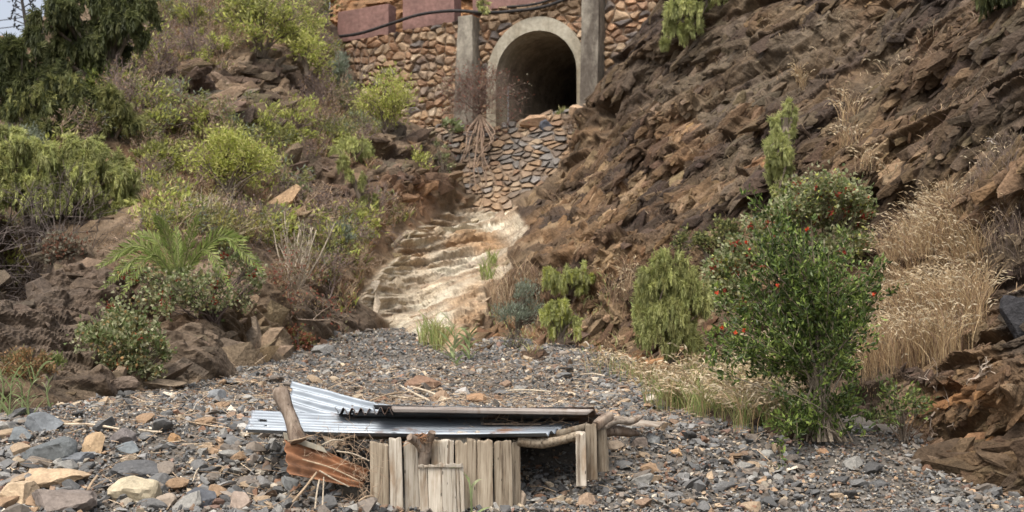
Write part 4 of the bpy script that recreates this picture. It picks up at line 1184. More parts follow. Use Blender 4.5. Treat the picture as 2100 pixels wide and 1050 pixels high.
def twiggy(mb, b, H, spread, depth_, r0, colr, nk=3, up=0.5):
    """recursive bare branches as prisms"""
    A, Bq, RA, RB = [], [], [], []
    def go(p, d, L, r, k):
        q = p + d * L; A.append(p); Bq.append(q); RA.append(r); RB.append(r * 0.7)
        if k == 0: return
        for _ in range(nk if rng.random() < 0.6 else nk - 1):
            d2 = d + rng.normal(size=3) * spread + np.array([0, 0, up * 0.3]); d2 /= np.linalg.norm(d2)
            go(q, d2, L * (0.6 + 0.3 * rng.random()), r * 0.66, k - 1)
    for _ in range(nk + 2):
        d = rng.normal(size=3) * spread * 1.2 + np.array([0, 0, up]); d /= np.linalg.norm(d)
        go(np.array(b), d, H * 0.36, r0, depth_)
    sticks(mb, np.array(A), np.array(Bq), np.array(RA), np.array(RB), pick([colr], len(A), 0.3))
    return np.array(Bq)

def dry_shrub(name, label, px, py, rx, ry, colr=(0.17, 0.13, 0.12), group=None, Y=None, nk=3, leafpal=None, dep=4, lf=1.0, cat='shrub', r0=0.014, L=0.035, W=0.02):
    c, R, b = place(px, py, rx, ry, Y, (px, py + ry))
    root = thing(name, label, cat, b, group)
    mb = MB(); tips = twiggy(mb, b, 2 * R[2] / 1.35, 0.5 * min(R[0] / R[2], 1.6), dep, r0, colr, nk, 0.6)
    mb.build('twigs', M_BARK, root)
    if leafpal:
        k = int(len(tips) * lf); P2 = tips[rng.integers(0, len(tips), k)] + rng.normal(size=(k, 3)) * 0.04
        m2 = MB(); leaf_quads(m2, P2, unit(k, 0.4), L * (0.6 + 0.8 * rng.random(k)), W, pick(leafpal, k)); m2.build('foliage', M_LEAF, root)
    return root

GOLD = [(0.46, 0.33, 0.18), (0.38, 0.26, 0.14), (0.56, 0.43, 0.25), (0.28, 0.18, 0.10), (0.50, 0.37, 0.21)]
STRAW = [(0.42, 0.31, 0.19), (0.33, 0.23, 0.14), (0.25, 0.17, 0.12), (0.48, 0.38, 0.25)]
GREENG = [(0.22, 0.28, 0.09), (0.30, 0.33, 0.12), (0.40, 0.36, 0.18)]
def grass_pts(mb, Bp, H, lean, W, pal, heads=None, nod=0.5, hl=0.09, hw=0.018):
    n = len(Bp)
    a = rng.random(n) * 2 * math.pi
    ld = np.stack([np.cos(a), np.sin(a), 0 * a], -1) * (lean * (0.3 + rng.random(n)))[:, None]
    H = np.broadcast_to(H, (n,)) * (0.6 + 0.6 * rng.random(n))
    s = np.array([0, 0.4, 0.75, 1.0])
    Pth = Bp[:, None] + np.array([0, 0, 1.0]) * H[:, None, None] * (s - 0.18 * s ** 3)[None, :, None] + ld[:, None] * H[:, None, None] * (s ** 2)[None, :, None]
    cl = pick(pal, n)
    ribbons(mb, Pth, W, cl)
    if heads is not None:
        k = rng.random(n) < heads[1]; tip = Pth[k, -1]; kn = int(k.sum())
        d1 = Pth[k, -1] - Pth[k, -2]; d1 /= np.linalg.norm(d1, axis=1)[:, None] + 1e-9
        side = ld[k] / (np.linalg.norm(ld[k], axis=1)[:, None] + 1e-6)
        hc = pick(heads[0], kn, 0.2)
        q1 = tip + d1 * hl * 0.55 + side * hl * 0.15
        for rep_ in range(2):
            leaf_quads(mb, tip - d1 * 0.01, d1 + side * 0.3 + 0.05 * unit(kn), hl * 0.75, hw, hc)
            leaf_quads(mb, q1, d1 * 0.3 + side * nod * 1.3 + np.array([0, 0, -0.35]) * nod * 2, hl * 0.7, hw * 0.9, hc)

def grass_clump(name, label, lobes, n, H, pal, heads=None, lean=0.35, W=0.006, Y=None, group=None, cat='grass', dy=0.5, **kw):
    """lobes: (px,py_base,rx,ry) in the photo; blades rooted on the ground"""
    tot = sum(a[2] * max(a[3], 8) for a in lobes); mb = MB(); P0 = None
    for a in lobes:
        k = max(int(n * a[2] * max(a[3], 8) / tot), 4)
        r_ = np.sqrt(rng.random(k)); t = rng.random(k) * 6.283
        X = a[0] + a[2] * r_ * np.cos(t); Yp = a[1] + a[3] * r_ * np.sin(t)
        B_ = np.array([ground(x, y) if y < np.interp(x, bx, by) else at(x, y, gravelY(x, y)) for x, y in zip(X, Yp)])
        B_[:, 2] -= 0.03
        if P0 is None: P0 = B_.mean(0)
        grass_pts(mb, B_, H, lean, W, pal, heads, **kw)
    root = thing(name, label, cat, P0, group)
    mb.build('blades', M_DRY, root)
    return root

# palettes (real leaf colours)
OLIVE = [(0.24, 0.25, 0.085), (0.30, 0.30, 0.11), (0.19, 0.20, 0.07), (0.34, 0.34, 0.14)]
LIME = [(0.44, 0.46, 0.18), (0.52, 0.53, 0.23), (0.36, 0.39, 0.15)]
DARKG = [(0.10, 0.115, 0.042), (0.135, 0.15, 0.055), (0.07, 0.082, 0.033), (0.18, 0.19, 0.075)]
YELG = [(0.40, 0.42, 0.10), (0.48, 0.49, 0.15), (0.31, 0.35, 0.08), (0.55, 0.53, 0.2)]
GREYG = [(0.23, 0.26, 0.19), (0.29, 0.32, 0.25), (0.18, 0.21, 0.14)]
POMG = [(0.065, 0.10, 0.024), (0.10, 0.145, 0.034), (0.045, 0.07, 0.018), (0.20, 0.26, 0.06)]
SAGE = [(0.20, 0.24, 0.10), (0.33, 0.35, 0.19), (0.13, 0.17, 0.06), (0.42, 0.41, 0.25), (0.25, 0.23, 0.10)]
REDL = [(0.30, 0.055, 0.03), (0.38, 0.10, 0.05), (0.22, 0.04, 0.03)]
REDB = [(0.24, 0.07, 0.04), (0.30, 0.12, 0.07), (0.20, 0.09, 0.06)]

# --- upper left
weeping('dark_tree', 'dark weeping tree against the sky at top left', 180, 70, 115, 95, DARKG, base=(210, 190), n=1500, hang=0.5, L=0.13, W=0.035, cat='tree', trunk=0.07, per=14,
        shape=[(120, 60, 65, 60), (190, 40, 70, 70), (245, 60, 55, 70), (150, 130, 75, 55), (215, 130, 60, 50), (270, 20, 50, 45), (120, 10, 30, 30)])
weeping('dark_tree', 'dark bushy tree at the far left edge below the sky', 30, 155, 65, 75, DARKG, base=(30, 250), n=800, hang=0.5, L=0.13, W=0.035, cat='tree', trunk=0.05, per=14,
        shape=[(15, 130, 40, 50), (70, 170, 50, 50), (-10, 190, 40, 60), (50, 95, 30, 18)])
weeping('weeping_shrub', 'dark olive weeping shrub left of the brown outcrop, upper one of the left mass', 130, 225, 80, 60, DARKG + OLIVE[:2], n=800, hang=0.6, L=0.11, W=0.028, trunk=0.04,
        shape=[(60, 230, 60, 45), (130, 190, 60, 40), (180, 230, 50, 45), (110, 270, 60, 25)])
weeping('weeping_shrub', 'mid-green drooping shrub touching the left side of the brown outcrop', 225, 240, 60, 55, OLIVE + DARKG[:1], n=520, hang=0.7, L=0.10, W=0.024,
        shape=[(215, 215, 45, 35), (245, 255, 40, 30), (190, 265, 40, 30)])
weeping('weeping_shrub', 'big light olive weeping shrub overhanging the dark hollow at left', 130, 360, 165, 100, LIME + OLIVE[1:2], base=(80, 470), n=3000, hang=0.42, L=0.085, W=0.020, trunk=0.05, per=20,
        shape=[(40, 330, 80, 50), (120, 340, 70, 50), (190, 365, 60, 55), (235, 395, 50, 70), (60, 400, 80, 55), (150, 410, 60, 45), (245, 450, 40, 40), (10, 290, 50, 30), (170, 310, 50, 30)])
bush('grey_shrub', 'silvery grey-green shrub above the big weeping shrub at far left', 55, 288, 55, 28, GREYG, K=26, per=50, L=0.07, W=0.016, up=0.6)
weeping('weeping_shrub', 'small rounded drooping bush in front of the dark tree, top left', 265, 70, 26, 26, OLIVE, n=170, hang=0.5, L=0.10, W=0.026)
bush('leafy_shrub', 'green and yellowish leafy shrub just left of the outcrop top', 205, 165, 55, 35, [(0.16, 0.19, 0.05), (0.25, 0.28, 0.07), (0.10, 0.13, 0.04)], K=24, per=36, L=0.10, W=0.04, stems=8)
bush('leafy_shrub', 'yellow-green leafy patch near the top between the dark tree and the tall bush', 430, 84, 45, 16, YELG, K=20, per=30, L=0.10, W=0.035, stems=4)
bush('leafy_shrub', 'small yellow-green bush right under the top edge, left of the tall yellow-green bush', 395, 35, 38, 22, YELG + OLIVE, K=16, per=32, L=0.10, W=0.035, stems=5)
bush('leafy_tree', 'tall yellow-green bush cut by the top edge left of the red blocks', 545, 30, 80, 55, YELG + OLIVE, base=(535, 110), K=60, per=44, L=0.12, W=0.04, stems=12, r0=0.03, cat='bush',
     shape=[(500, 20, 45, 40), (560, 10, 50, 40), (600, 45, 40, 35), (530, 65, 40, 25)])
bush('leafy_shrub', 'yellow-green bush spilling below the guard railing', 625, 90, 48, 45, YELG, base=(630, 150), K=34, per=34, L=0.11, W=0.04, shape=[(600, 80, 35, 25), (640, 100, 30, 35), (655, 125, 18, 20)])
bush('yellow_green_tree', 'small yellow-green tree with several bare stems on the left slope', 480, 325, 85, 55, YELG, base=(468, 402), K=80, per=46, L=0.07, W=0.028, stems=14, r0=0.022, cat='small tree', sig=0.19, fill=0.15,
     shape=[(430, 325, 38, 28), (470, 290, 40, 26), (520, 315, 40, 28), (470, 345, 45, 18), (545, 345, 25, 20)])
bush('leafy_shrub', 'bright yellow-green bush leaning on the stone wall left of the arch', 785, 200, 62, 60, YELG, base=(790, 270), K=62, per=44, L=0.085, W=0.03, stems=13, r0=0.022, sig=0.19, fill=0.15,
     shape=[(800, 170, 32, 25), (760, 200, 30, 25), (820, 205, 28, 28), (780, 230, 40, 22), (800, 215, 35, 30)])
bush('grey_shrub', 'tall narrow silvery shrub against the left end of the stone wall', 700, 150, 24, 38, GREYG, K=20, per=44, L=0.10, W=0.020, up=1.0)
bush('grey_shrub', 'low greyish shrub below the tall silvery one by the wall', 712, 190, 28, 22, GREYG + OLIVE, K=14, per=40, L=0.09, W=0.022, up=0.8)
bush('leafy_shrub', 'low mixed green shrub left of the small yellow-green tree', 320, 325, 60, 25, OLIVE + YELG[:2], K=30, per=36, L=0.08, W=0.03)
bush('leafy_shrub', 'small green-yellow bush right of the small yellow-green tree', 610, 275, 40, 16, YELG + OLIVE, K=16, per=34, L=0.08, W=0.03, stems=4)
weeping('weeping_shrub', 'light green drooping shrub on the ledge left of the reddish gully', 725, 305, 38, 22, LIME, n=230, hang=1.3, L=0.08, W=0.02)
weeping('weeping_shrub', 'narrow trailing strands hanging down the brown rock left of the gully', 745, 400, 26, 60, LIME + OLIVE, n=150, hang=0.8, L=0.08, W=0.02, shape=[(728, 365, 20, 25), (755, 420, 16, 30), (705, 345, 14, 25)])
bush('rosette_shrub', 'small pale green dome-shaped shrub on the left slope', 617, 390, 22, 13, [(0.30, 0.34, 0.17), (0.36, 0.38, 0.22)], K=18, per=26, L=0.06, W=0.022, up=1.2, stems=8, barkc=(0.3, 0.26, 0.2))
bush('grey_shrub', 'grey-green bushy shrub at the right of the pale stick shrub', 690, 488, 34, 34, GREYG, K=30, per=44, L=0.06, W=0.016, up=0.9)
bush('yellow_flower_shrub', 'scrubby pale shrub with yellowish tips behind the palm', 470, 455, 75, 32, [(0.40, 0.36, 0.11), (0.26, 0.25, 0.11), (0.33, 0.29, 0.17)], K=34, per=28, L=0.06, W=0.020, up=1.0, stems=20, r0=0.012, barkc=(0.36, 0.30, 0.2))

def stick_shrub(label, px, py, rx, ry, n=26, pal=((0.33, 0.26, 0.10),), barkc=(0.40, 0.34, 0.26), lf=260, group=None, r=0.012):
    c, R, b = place(px, py, rx, ry, None, (px, py + ry))
    root = thing('stick_shrub', label, 'shrub', b, group); mb = MB(); tips = []
    for i in range(n):
        a = rng.normal() * 0.45; l = R[2] * 2 * (0.55 + 0.5 * rng.random())
        p1 = b + np.array([math.sin(a) * l * 0.5 * R[0] / R[2], rng.normal() * 0.12, l * 0.5]); p2 = b + np.array([math.sin(a) * l * 0.8 * R[0] / R[2] + rng.normal() * .04, rng.normal() * 0.2, l])
        mb.tube(path([b, p1, p2], 5), np.linspace(r, r * 0.5, 5), 5, 0.1, False, np.array(barkc) * (0.8 + 0.4 * rng.random()))
        for _ in range(2):
            q = p1 + (p2 - p1) * rng.random(); q2 = q + np.array([rng.normal() * 0.1, rng.normal() * 0.1, 0.12 + 0.15 * rng.random()])
            sticks(mb, q[None], q2[None], r * 0.6, r * 0.4, np.array([barkc])); tips.append(q2)
        tips.append(p2)
    mb.build('stems', M_BARK, root)
    tips = np.array(tips); m2 = MB(); P2 = tips[rng.integers(0, len(tips), lf)] + rng.normal(size=(lf, 3)) * 0.035
    leaf_quads(m2, P2, unit(lf, 0.8), 0.05, 0.014, pick(pal, lf)); m2.build('foliage', M_LEAF, root)
    return root
stick_shrub('pale-stemmed upright stick shrub between palm and gully', 610, 530, 55, 70, 30, ((0.30, 0.26, 0.10), (0.25, 0.28, 0.14)))
stick_shrub('pale leafless stick shrub on the ledge above the palm', 425, 440, 50, 30, 24, ((0.35, 0.30, 0.14),))
dry_shrub('dry_shrub', 'reddish leafy shrub on bare stems right of the palm', 610, 580, 75, 75, (0.26, 0.20, 0.15), leafpal=[(0.24, 0.14, 0.09), (0.30, 0.22, 0.12), (0.2, 0.18, 0.10), (0.26, 0.09, 0.06)], dep=5, lf=1.2, L=0.05, W=0.025)
bush('berry_shrub', 'small green and red leafy bush where the left rock meets the gravel fan', 605, 700, 40, 30, [(0.17, 0.17, 0.06), (0.24, 0.2, 0.09)] + REDB, K=26, per=34, L=0.05, W=0.03)
# the berry shrubs under the palm
bush('berry_shrub', 'wide sage-leaved shrub with red seed heads draping under the palm', 400, 590, 160, 75, SAGE, base=(440, 660), K=105, per=34, L=0.045, W=0.034, stems=22, r0=0.014, sig=0.10, twigs=420, barkc=(0.12, 0.09, 0.08),
     extra=[([(0.42, 0.07, 0.04), (0.34, 0.05, 0.03)], 0.08, 0.04, 0.03, True), ([(0.28, 0.2, 0.1)], 0.06, 0.04, 0.03, False)], shape=[(285, 570, 60, 30), (390, 585, 80, 30), (480, 560, 65, 50), (380, 620, 70, 40), (470, 610, 60, 35), (350, 590, 70, 35)])
bush('berry_shrub', 'rounded shrub with orange-red seed heads low on the left slope', 262, 705, 98, 72, SAGE, base=(280, 785), K=95, per=40, L=0.042, W=0.034, stems=16, r0=0.014, sig=0.11, barkc=(0.14, 0.1, 0.08),
     extra=[([(0.36, 0.12, 0.05), (0.28, 0.07, 0.04)], 0.07, 0.035, 0.03, True), ([(0.45, 0.28, 0.12)], 0.06, 0.04, 0.03, False)], shape=[(270, 660, 60, 38), (230, 710, 65, 40), (305, 720, 50, 40), (260, 755, 60, 28), (190, 690, 30, 25)])
dry_shrub('dry_shrub', 'sparse reddish twiggy shrub on the dark slab left of the palm', 140, 495, 60, 34, (0.15, 0.10, 0.08), leafpal=[(0.24, 0.22, 0.16), (0.22, 0.11, 0.07), (0.18, 0.15, 0.10)], dep=5, lf=1.6, L=0.05, W=0.03)
bush('scrub_bush', 'orange-brown low bush at the far left edge above the reeds', 45, 752, 62, 32, [(0.33, 0.19, 0.09), (0.26, 0.17, 0.09), (0.2, 0.18, 0.08)], K=34, per=46, L=0.035, W=0.02)
bush('scrub_bush', 'small fresh green tuft beside the orange-brown bush on the left', 108, 752, 22, 26, [(0.14, 0.18, 0.05), (0.2, 0.22, 0.08)], K=16, per=34, L=0.04, W=0.014, up=1)
# dark tangle in the hollow
hb = at(35, 520, 17.3)
t_ = thing('bramble', 'tangle of bare dark twigs in the hollow under the big weeping shrub', 'shrub', hb)
mb = MB()
for _ in range(9): twiggy(mb, hb + np.array([rng.uniform(-0.7, 0.5), rng.uniform(-.4, .6), rng.uniform(-0.55, 0.2)]), 1.1, 0.6, 3, 0.012, (0.10, 0.08, 0.07), 3, 0.4)
mb.build('twigs', M_BARK, t_)

# palm
pb = ground(368, 590); pb[1] -= 1.1; pb = at(368, 582, pb[1])
palm = thing('young_palm', 'young palm with arching green fronds growing from the berry shrub', 'palm', pb)
for (ex, ey, lift, yo) in ((212, 590, 60, -.3), (240, 520, 40, .1), (318, 444, 25, -0.3), (405, 446, 10, -0.3), (500, 490, 45, -.2), (534, 552, 80, -.3), (205, 545, 60, -.2), (470, 585, 70, -.5), (285, 478, 30, .2), (250, 605, 70, -.5), (362, 470, 0, .3)):
    tip = at(ex, ey, pb[1] + yo); mid = (pb + tip) / 2 + np.array([0, 0, lift / F * pb[1]])
    p = path([pb, mid, tip], 26); mb = MB()
    mb.tube(p, np.linspace(0.012, 0.003, 26), 5, 0, False, (0.22, 0.24, 0.09))
    tt = np.gradient(p, axis=0); tt /= np.linalg.norm(tt, axis=1)[:, None]
    fl = np.linalg.norm(tip - pb)
    for sgn in (-1, 1):
        for sub in range(2):
            k = np.arange(3, 26); s = k / 25.0
            bs = p[k] + (tt[k] * fl / 26 * sub / 2)
            sd_ = np.cross(tt[k], np.array([0.25, -1.0, 0.3])); sd_ /= np.linalg.norm(sd_, axis=1)[:, None]
            d = sgn * sd_ * 0.7 + tt[k] * 1.0 + np.array([0, -0.15, 0.05]) + 0.08 * rng.normal(size=(len(k), 3))
            leaf_quads(mb, bs, d, 0.16 * fl * (np.sin(np.clip(s * 1.08, 0, 1) * 3.0) ** 0.6 + 0.08), 0.018, pick([(0.26, 0.32, 0.09), (0.20, 0.26, 0.07), (0.34, 0.38, 0.13)], len(k), 0.15))
    mb.build('frond', M_LEAF, palm)

# agave stalk on the skyline
ab_ = at(62, 100, 27.5)
ag = thing('agave_stalk', 'dark dead agave flower stalk against the sky in the top left corner', 'plant', ab_)
mb = MB(); tp = at(38, -40, 27.5); mb.tube(path([ab_, (ab_ + tp) / 2, tp], 8), np.linspace(0.05, 0.02, 8), 6, 0, False, (0.05, 0.045, 0.04)); mb.build('stalk', M_BARK, ag)
mb = MB()
for k in range(16):
    s = 0.2 + 0.8 * k / 16; q = ab_ + (tp - ab_) * s; q2 = q + np.array([(-1) ** k * (0.28 - 0.012 * k), rng.normal() * .1, 0.10])
    sticks(mb, q[None], q2[None], 0.014, 0.01, np.array([[0.05, 0.045, 0.04]]))
    P2 = np.repeat(q2[None], 14, 0) + rng.normal(size=(14, 3)) * 0.03; leaf_quads(mb, P2, unit(14, 0.7), 0.09, 0.04, np.ones((14, 3)) * 0.045)
mb.build('pods', M_BARK, ag)
for k, (ya, yb_) in enumerate(((42, 28), (58, 48))):
    tag(MB().tube(path([at(-200, ya + 16, 60), at(0, ya, 60), at(160, yb_ - 14, 60)], 12), 0.02, 5).build('power_line', M_PIPE), ['upper thin power line crossing the sky at top left', 'lower thin power line crossing the sky at top left'][k], 'cable')

# --- wall plants
c0 = at(985, 235, 33.0)
rt = thing('root_shrub', 'reddish shrub rooted in the wall left of the arch with bare roots hanging down', 'shrub', c0)
mb = MB(); tips = []
for k in range(7): tips.append(twiggy(mb, c0, 1.25, 0.8, 4, 0.011, (0.15, 0.10, 0.08), 3, 0.7))
mb.build('branches', M_BARK, rt); tips = np.concatenate(tips)
mb = MB(); k = 1200; P2 = tips[rng.integers(0, len(tips), k)] + rng.normal(size=(k, 3)) * 0.06
leaf_quads(mb, P2, unit(k, 0.3), 0.06, 0.03, pick([(0.20, 0.06, 0.045), (0.26, 0.10, 0.06), (0.16, 0.13, 0.09), (0.26, 0.24, 0.17)], k)); mb.build('foliage', M_LEAF, rt)
for (ex, ey) in ((938, 330), (975, 400), (1003, 345), (1024, 300), (950, 395), (990, 410), (1018, 380), (962, 350), (930, 380), (1008, 430), (965, 300), (985, 330), (1030, 400)):
    e_ = at(ex, ey, 30.9 + 0.006 * (400 - ey)); mid = (c0 + e_) / 2 + np.array([rng.normal() * 0.1, -0.35, 0.1 + rng.normal() * 0.1])
    mb = MB().tube(path([c0, c0 + (mid - c0) * 0.5 + np.array([0, -0.1, 0]), mid, (mid + e_) / 2 + rng.normal(size=3) * 0.16, e_ + rng.normal(size=3) * 0.12], 14), np.linspace(0.028, 0.010, 14) * rng.uniform(0.5, 1.2), 6, 0.3, False, (0.22, 0.155, 0.11)); mb.build('root', M_BARK, rt)
dry_shrub('dry_shrub', 'thin bare upright twigs against the left part of the stone wall', 738, 125, 38, 45, (0.30, 0.24, 0.19), dep=4, nk=2)
bush('hanging_creeper', 'small green creeper hanging over the wall top left of the arch', 992, 5, 16, 26, LIME, Y=34.0, base=(992, -15), K=12, per=26, L=0.10, W=0.04, up=-0.8, stems=3)
bush('leafy_shrub', 'small broad-leaved plant on the apron wall under the reddish shrub', 925, 262, 20, 16, [(0.2, 0.24, 0.1), (0.3, 0.33, 0.18)], Y=32.2, base=(925, 285), K=10, per=14, L=0.12, W=0.08, stems=4)
bush('leafy_shrub', 'thin leggy plant with pale leaves on the gully rim beside the apron', 908, 325, 20, 38, [(0.2, 0.22, 0.1), (0.3, 0.3, 0.17)], Y=29.8, base=(905, 372), K=14, per=12, L=0.09, W=0.05, stems=6)
bush('grass_tuft', 'green tuft growing on the lip of the tunnel mouth', 1155, 237, 14, 10, GREENG, Y=33.0, base=(1155, 248), K=8, per=22, L=0.14, W=0.02, up=1.2, stems=2, cat='grass')
for k, (x, y, lb) in enumerate(((1205, 265, 'pale green grass tuft on the right side of the apron wall'), (1240, 245, 'dry purple-brown scrub at the right foot of the arch'), (1175, 250, 'sparse dry tuft under the tunnel mouth'))):
    dry_shrub('dry_tuft', lb, x, y, 22, 20, (0.26, 0.2, 0.16), Y=31.9 - 0.3 * k, dep=3, leafpal=GREENG if k == 0 else [(0.28, 0.2, 0.13)], lf=2, L=0.08, W=0.014, cat='grass')

# --- right side
weeping('weeping_shrub', 'light green shrub hanging over the cliff from the top edge right of the arch', 1415, 30, 65, 70, LIME, Y=26.6, base=(1450, -30), n=620, hang=0.8, L=0.09, W=0.026, spread=0.2,
        shape=[(1440, -15, 50, 35), (1400, 20, 36, 35), (1385, 65, 20, 28), (1362, 95, 16, 18), (1415, 50, 22, 25)])
weeping('weeping_shrub', 'tall narrow light green shrub hanging on the cliff face', 1605, 305, 36, 100, LIME, Y=17.5, base=(1615, 235), n=620, hang=0.55, L=0.065, W=0.016, spread=0.15,
        shape=[(1618, 225, 14, 25), (1612, 265, 26, 35), (1600, 310, 32, 38), (1600, 355, 30, 32), (1598, 390, 14, 26)])
weeping('weeping_shrub', 'large rounded light green weeping shrub at the cliff foot left of the pomegranate', 1378, 635, 68, 105, LIME + OLIVE[:2], base=(1375, 735), trunk=0.012, n=1800, hang=0.5, L=0.055, W=0.011, spread=0.2, per=24,
        shape=[(1368, 556, 50, 42), (1345, 610, 46, 50), (1410, 615, 45, 52), (1370, 670, 64, 56), (1400, 705, 45, 34), (1378, 600, 55, 50)])
weeping('weeping_shrub', 'yellowish-green feathery shrub on the earthy bank, upper of two', 1168, 570, 55, 30, LIME + YELG[:1], trunk=0.012, n=480, hang=0.8, L=0.06, W=0.015, shape=[(1150, 565, 32, 24), (1190, 560, 24, 22), (1212, 572, 20, 14), (1165, 590, 40, 16)])
weeping('weeping_shrub', 'yellowish-green feathery shrub on the earthy bank, lower of two', 1150, 655, 36, 42, LIME + YELG[:1], trunk=0.012, n=430, hang=0.8, L=0.055, W=0.014, shape=[(1145, 635, 28, 20), (1160, 665, 28, 30), (1130, 650, 20, 20)])
bush('grey_shrub', 'silvery blue-green wispy shrub on the earthy bank right of the gully', 1060, 640, 44, 36, GREYG, base=(1060, 690), K=42, per=46, L=0.055, W=0.012, up=1.1, shape=[(1075, 605, 18, 28), (1050, 645, 36, 24), (1090, 640, 24, 22)])
dry_shrub('dry_shrub', 'dark twiggy scrub below the silvery wispy shrub', 1060, 688, 40, 26, (0.10, 0.085, 0.07), dep=4, leafpal=[(0.2, 0.2, 0.1)], lf=0.4)
bush('leafy_shrub', 'dark green creeping bush at the cliff foot behind the red-leaved shrub', 1450, 490, 70, 34, DARKG + OLIVE[:2], K=50, per=40, L=0.05, W=0.03, stems=8, shape=[(1420, 495, 40, 22), (1480, 480, 40, 26), (1500, 520, 30, 20)])
bush('berry_shrub', 'large shrub with pale round leaves and red seed heads behind the pomegranate', 1640, 450, 165, 95, SAGE + SAGE[1:2], base=(1640, 580), K=210, per=56, L=0.048, W=0.038, stems=20, r0=0.014, sig=0.085,
     extra=[([(0.42, 0.08, 0.05), (0.34, 0.07, 0.04)], 0.17, 0.042, 0.03, True), (YELG[:2], 0.10, 0.045, 0.03, False)], shape=[(1700, 400, 75, 38), (1740, 440, 55, 40), (1660, 430, 65, 45), (1590, 470, 60, 45), (1540, 520, 55, 40), (1490, 560, 40, 45), (1720, 500, 60, 30), (1510, 620, 40, 30), (1480, 590, 30, 30)])
# pomegranate: many ascending leafy stems
pomb = at(1688, 905, gravelY(1688, 912))
pg = thing('pomegranate_bush', 'tall dark green pomegranate bush with small red flowers, growing from the gravel', 'bush', pomb)
mb = MB(); lb_ = MB(); Yp = pomb[1]
prr = np.random.default_rng(5)
TIPS = [(1440, 735), (1450, 690), (1475, 650), (1500, 690), (1470, 610), (1510, 560), (1540, 480), (1560, 430), (1575, 470), (1600, 500), (1640, 510), (1690, 490), (1740, 510), (1790, 540), (1805, 590), (1790, 640), (1760, 700), 
        (1530, 600), (1560, 560), (1620, 560), (1670, 550), (1720, 570), (1760, 600), (1560, 640), (1600, 620), (1650, 620), (1700, 640), (1740, 660), (1530, 700), (1580, 700), (1620, 700), (1670, 690), (1720, 720), (1570, 770), (1610, 770), (1650, 760), (1700, 780),
        (1740, 830), (1715, 870), (1590, 895), (1550, 520), (1590, 545), (1780, 570), (1510, 640), (1545, 740), (1655, 890), (1545, 590), (1485, 700), (1700, 540), (1660, 500), (1610, 460)]
allb, alld = [], []
for k, (x, y) in enumerate(TIPS):
    yo = prr.normal() * 0.33 - 0.1
    gx_ = 1.0 + (0.10 * prr.random() if y < 780 else 0); x = 1625 + (x - 1625) * gx_; y = 640 + (y - 640) * gx_
    tip = at(x, y, Yp + yo)
    low = y > 795
    m1 = pomb + (tip - pomb) * np.array([prr.uniform(0.02, 0.25), 0.2, prr.uniform(0.38, 0.6)]) if not low else (pomb + tip) / 2 + np.array([0, 0, 0.15])
    p = path([pomb + prr.normal(size=3) * np.array([0.10, 0.07, 0.0]), m1, tip], 14)
    mb.tube(p, np.linspace(0.013 if k % 5 == 0 else 0.006, 0.002, 14), 5, 0.1, False, (0.24, 0.20, 0.15))
    if k % 8 == 0:                                         # leafy suckers round the foot
        for _ in range(3):
            q = pomb + np.array([prr.normal() * 0.16, -0.05 - 0.1 * prr.random(), 0.04]); d = np.array([prr.normal() * 0.4, -0.2, 1.0]); t = prr.random(24)[:, None]
            allb.append(q + d * t * prr.uniform(0.15, 0.4)); alld.append(np.repeat(d[None], 24, 0))
    # side shoots
    ns = 12
    for j in range(ns):
        s = (0.60 if not low else 0.3) + (0.40 if not low else 0.7) * (j + prr.random()) / ns; i = int(s * 12.9); q = p[i]
        if not low and proj(q)[1] > 775 and prr.random() < 0.85: continue
        d = (p[min(i + 1, 13)] - p[i]); d /= np.linalg.norm(d) + 1e-9
        d = d * 0.7 + prr.normal(size=3) * 0.55 + np.array([0, 0, 0.25]); d /= np.linalg.norm(d)
        L_s = prr.uniform(0.10, 0.30)
        q2 = q + d * L_s; sticks(mb, q[None], q2[None], 0.003, 0.0015, np.array([[0.2, 0.17, 0.11]]))
        t = prr.random(24)[:, None]; allb.append(q + (q2 - q) * t); alld.append(np.repeat(d[None], 24, 0))
allb = np.concatenate(allb); alld = np.concatenate(alld); n = len(allb); tonep = np.repeat(0.75 + 0.6 * prr.random(n // 24) ** 1.5, 24)[:, None]
leaf_quads(lb_, allb + rng.normal(size=(n, 3)) * 0.015, alld * 0.8 + unit(n, 0.25) * 0.9, 0.048 * (0.6 + 0.7 * rng.random(n)), 0.020, pick(POMG, n) * tonep)
lb_.build('foliage', M_GLOSS, pg); mb.build('stems', M_BARK, pg)
for (x, y) in ((1595, 585), (1526, 677), (1480, 672), (1470, 600), (1793, 603), (1508, 682), (1655, 470), (1532, 497)):
    mb = MB(); q = at(x, y, Yp - 0.45)
    leaf_quads(mb, np.repeat(q[None], 12, 0), unit(12, -0.2), 0.020, 0.014, pick([(0.52, 0.06, 0.022), (0.58, 0.10, 0.035)], 12)); mb.build('flower', M_LEAF, pg)
bush('leafy_shrub', 'low dark green leafy sprawl right of the pomegranate stems', 1840, 830, 60, 48, POMG + DARKG, Y=10.4, base=(1850, 885), K=30, per=22, L=0.04, W=0.018, mat=M_GLOSS, stems=12, r0=0.008, twigs=60)
dry_shrub('dry_shrub', 'brown leafless tangle of twigs at the foot of the golden grass', 1860, 885, 100, 52, (0.12, 0.075, 0.055), dep=5, r0=0.008, Y=10.4, nk=3, leafpal=[(0.12, 0.075, 0.05), (0.2, 0.13, 0.08)], lf=0.6, L=0.03, W=0.012)
dry_shrub('dry_shrub', 'bare arching twigs hanging from the rock right of the golden grass', 1930, 770, 50, 60, (0.30, 0.24, 0.19), dep=4, r0=0.009, Y=10.6, nk=2)
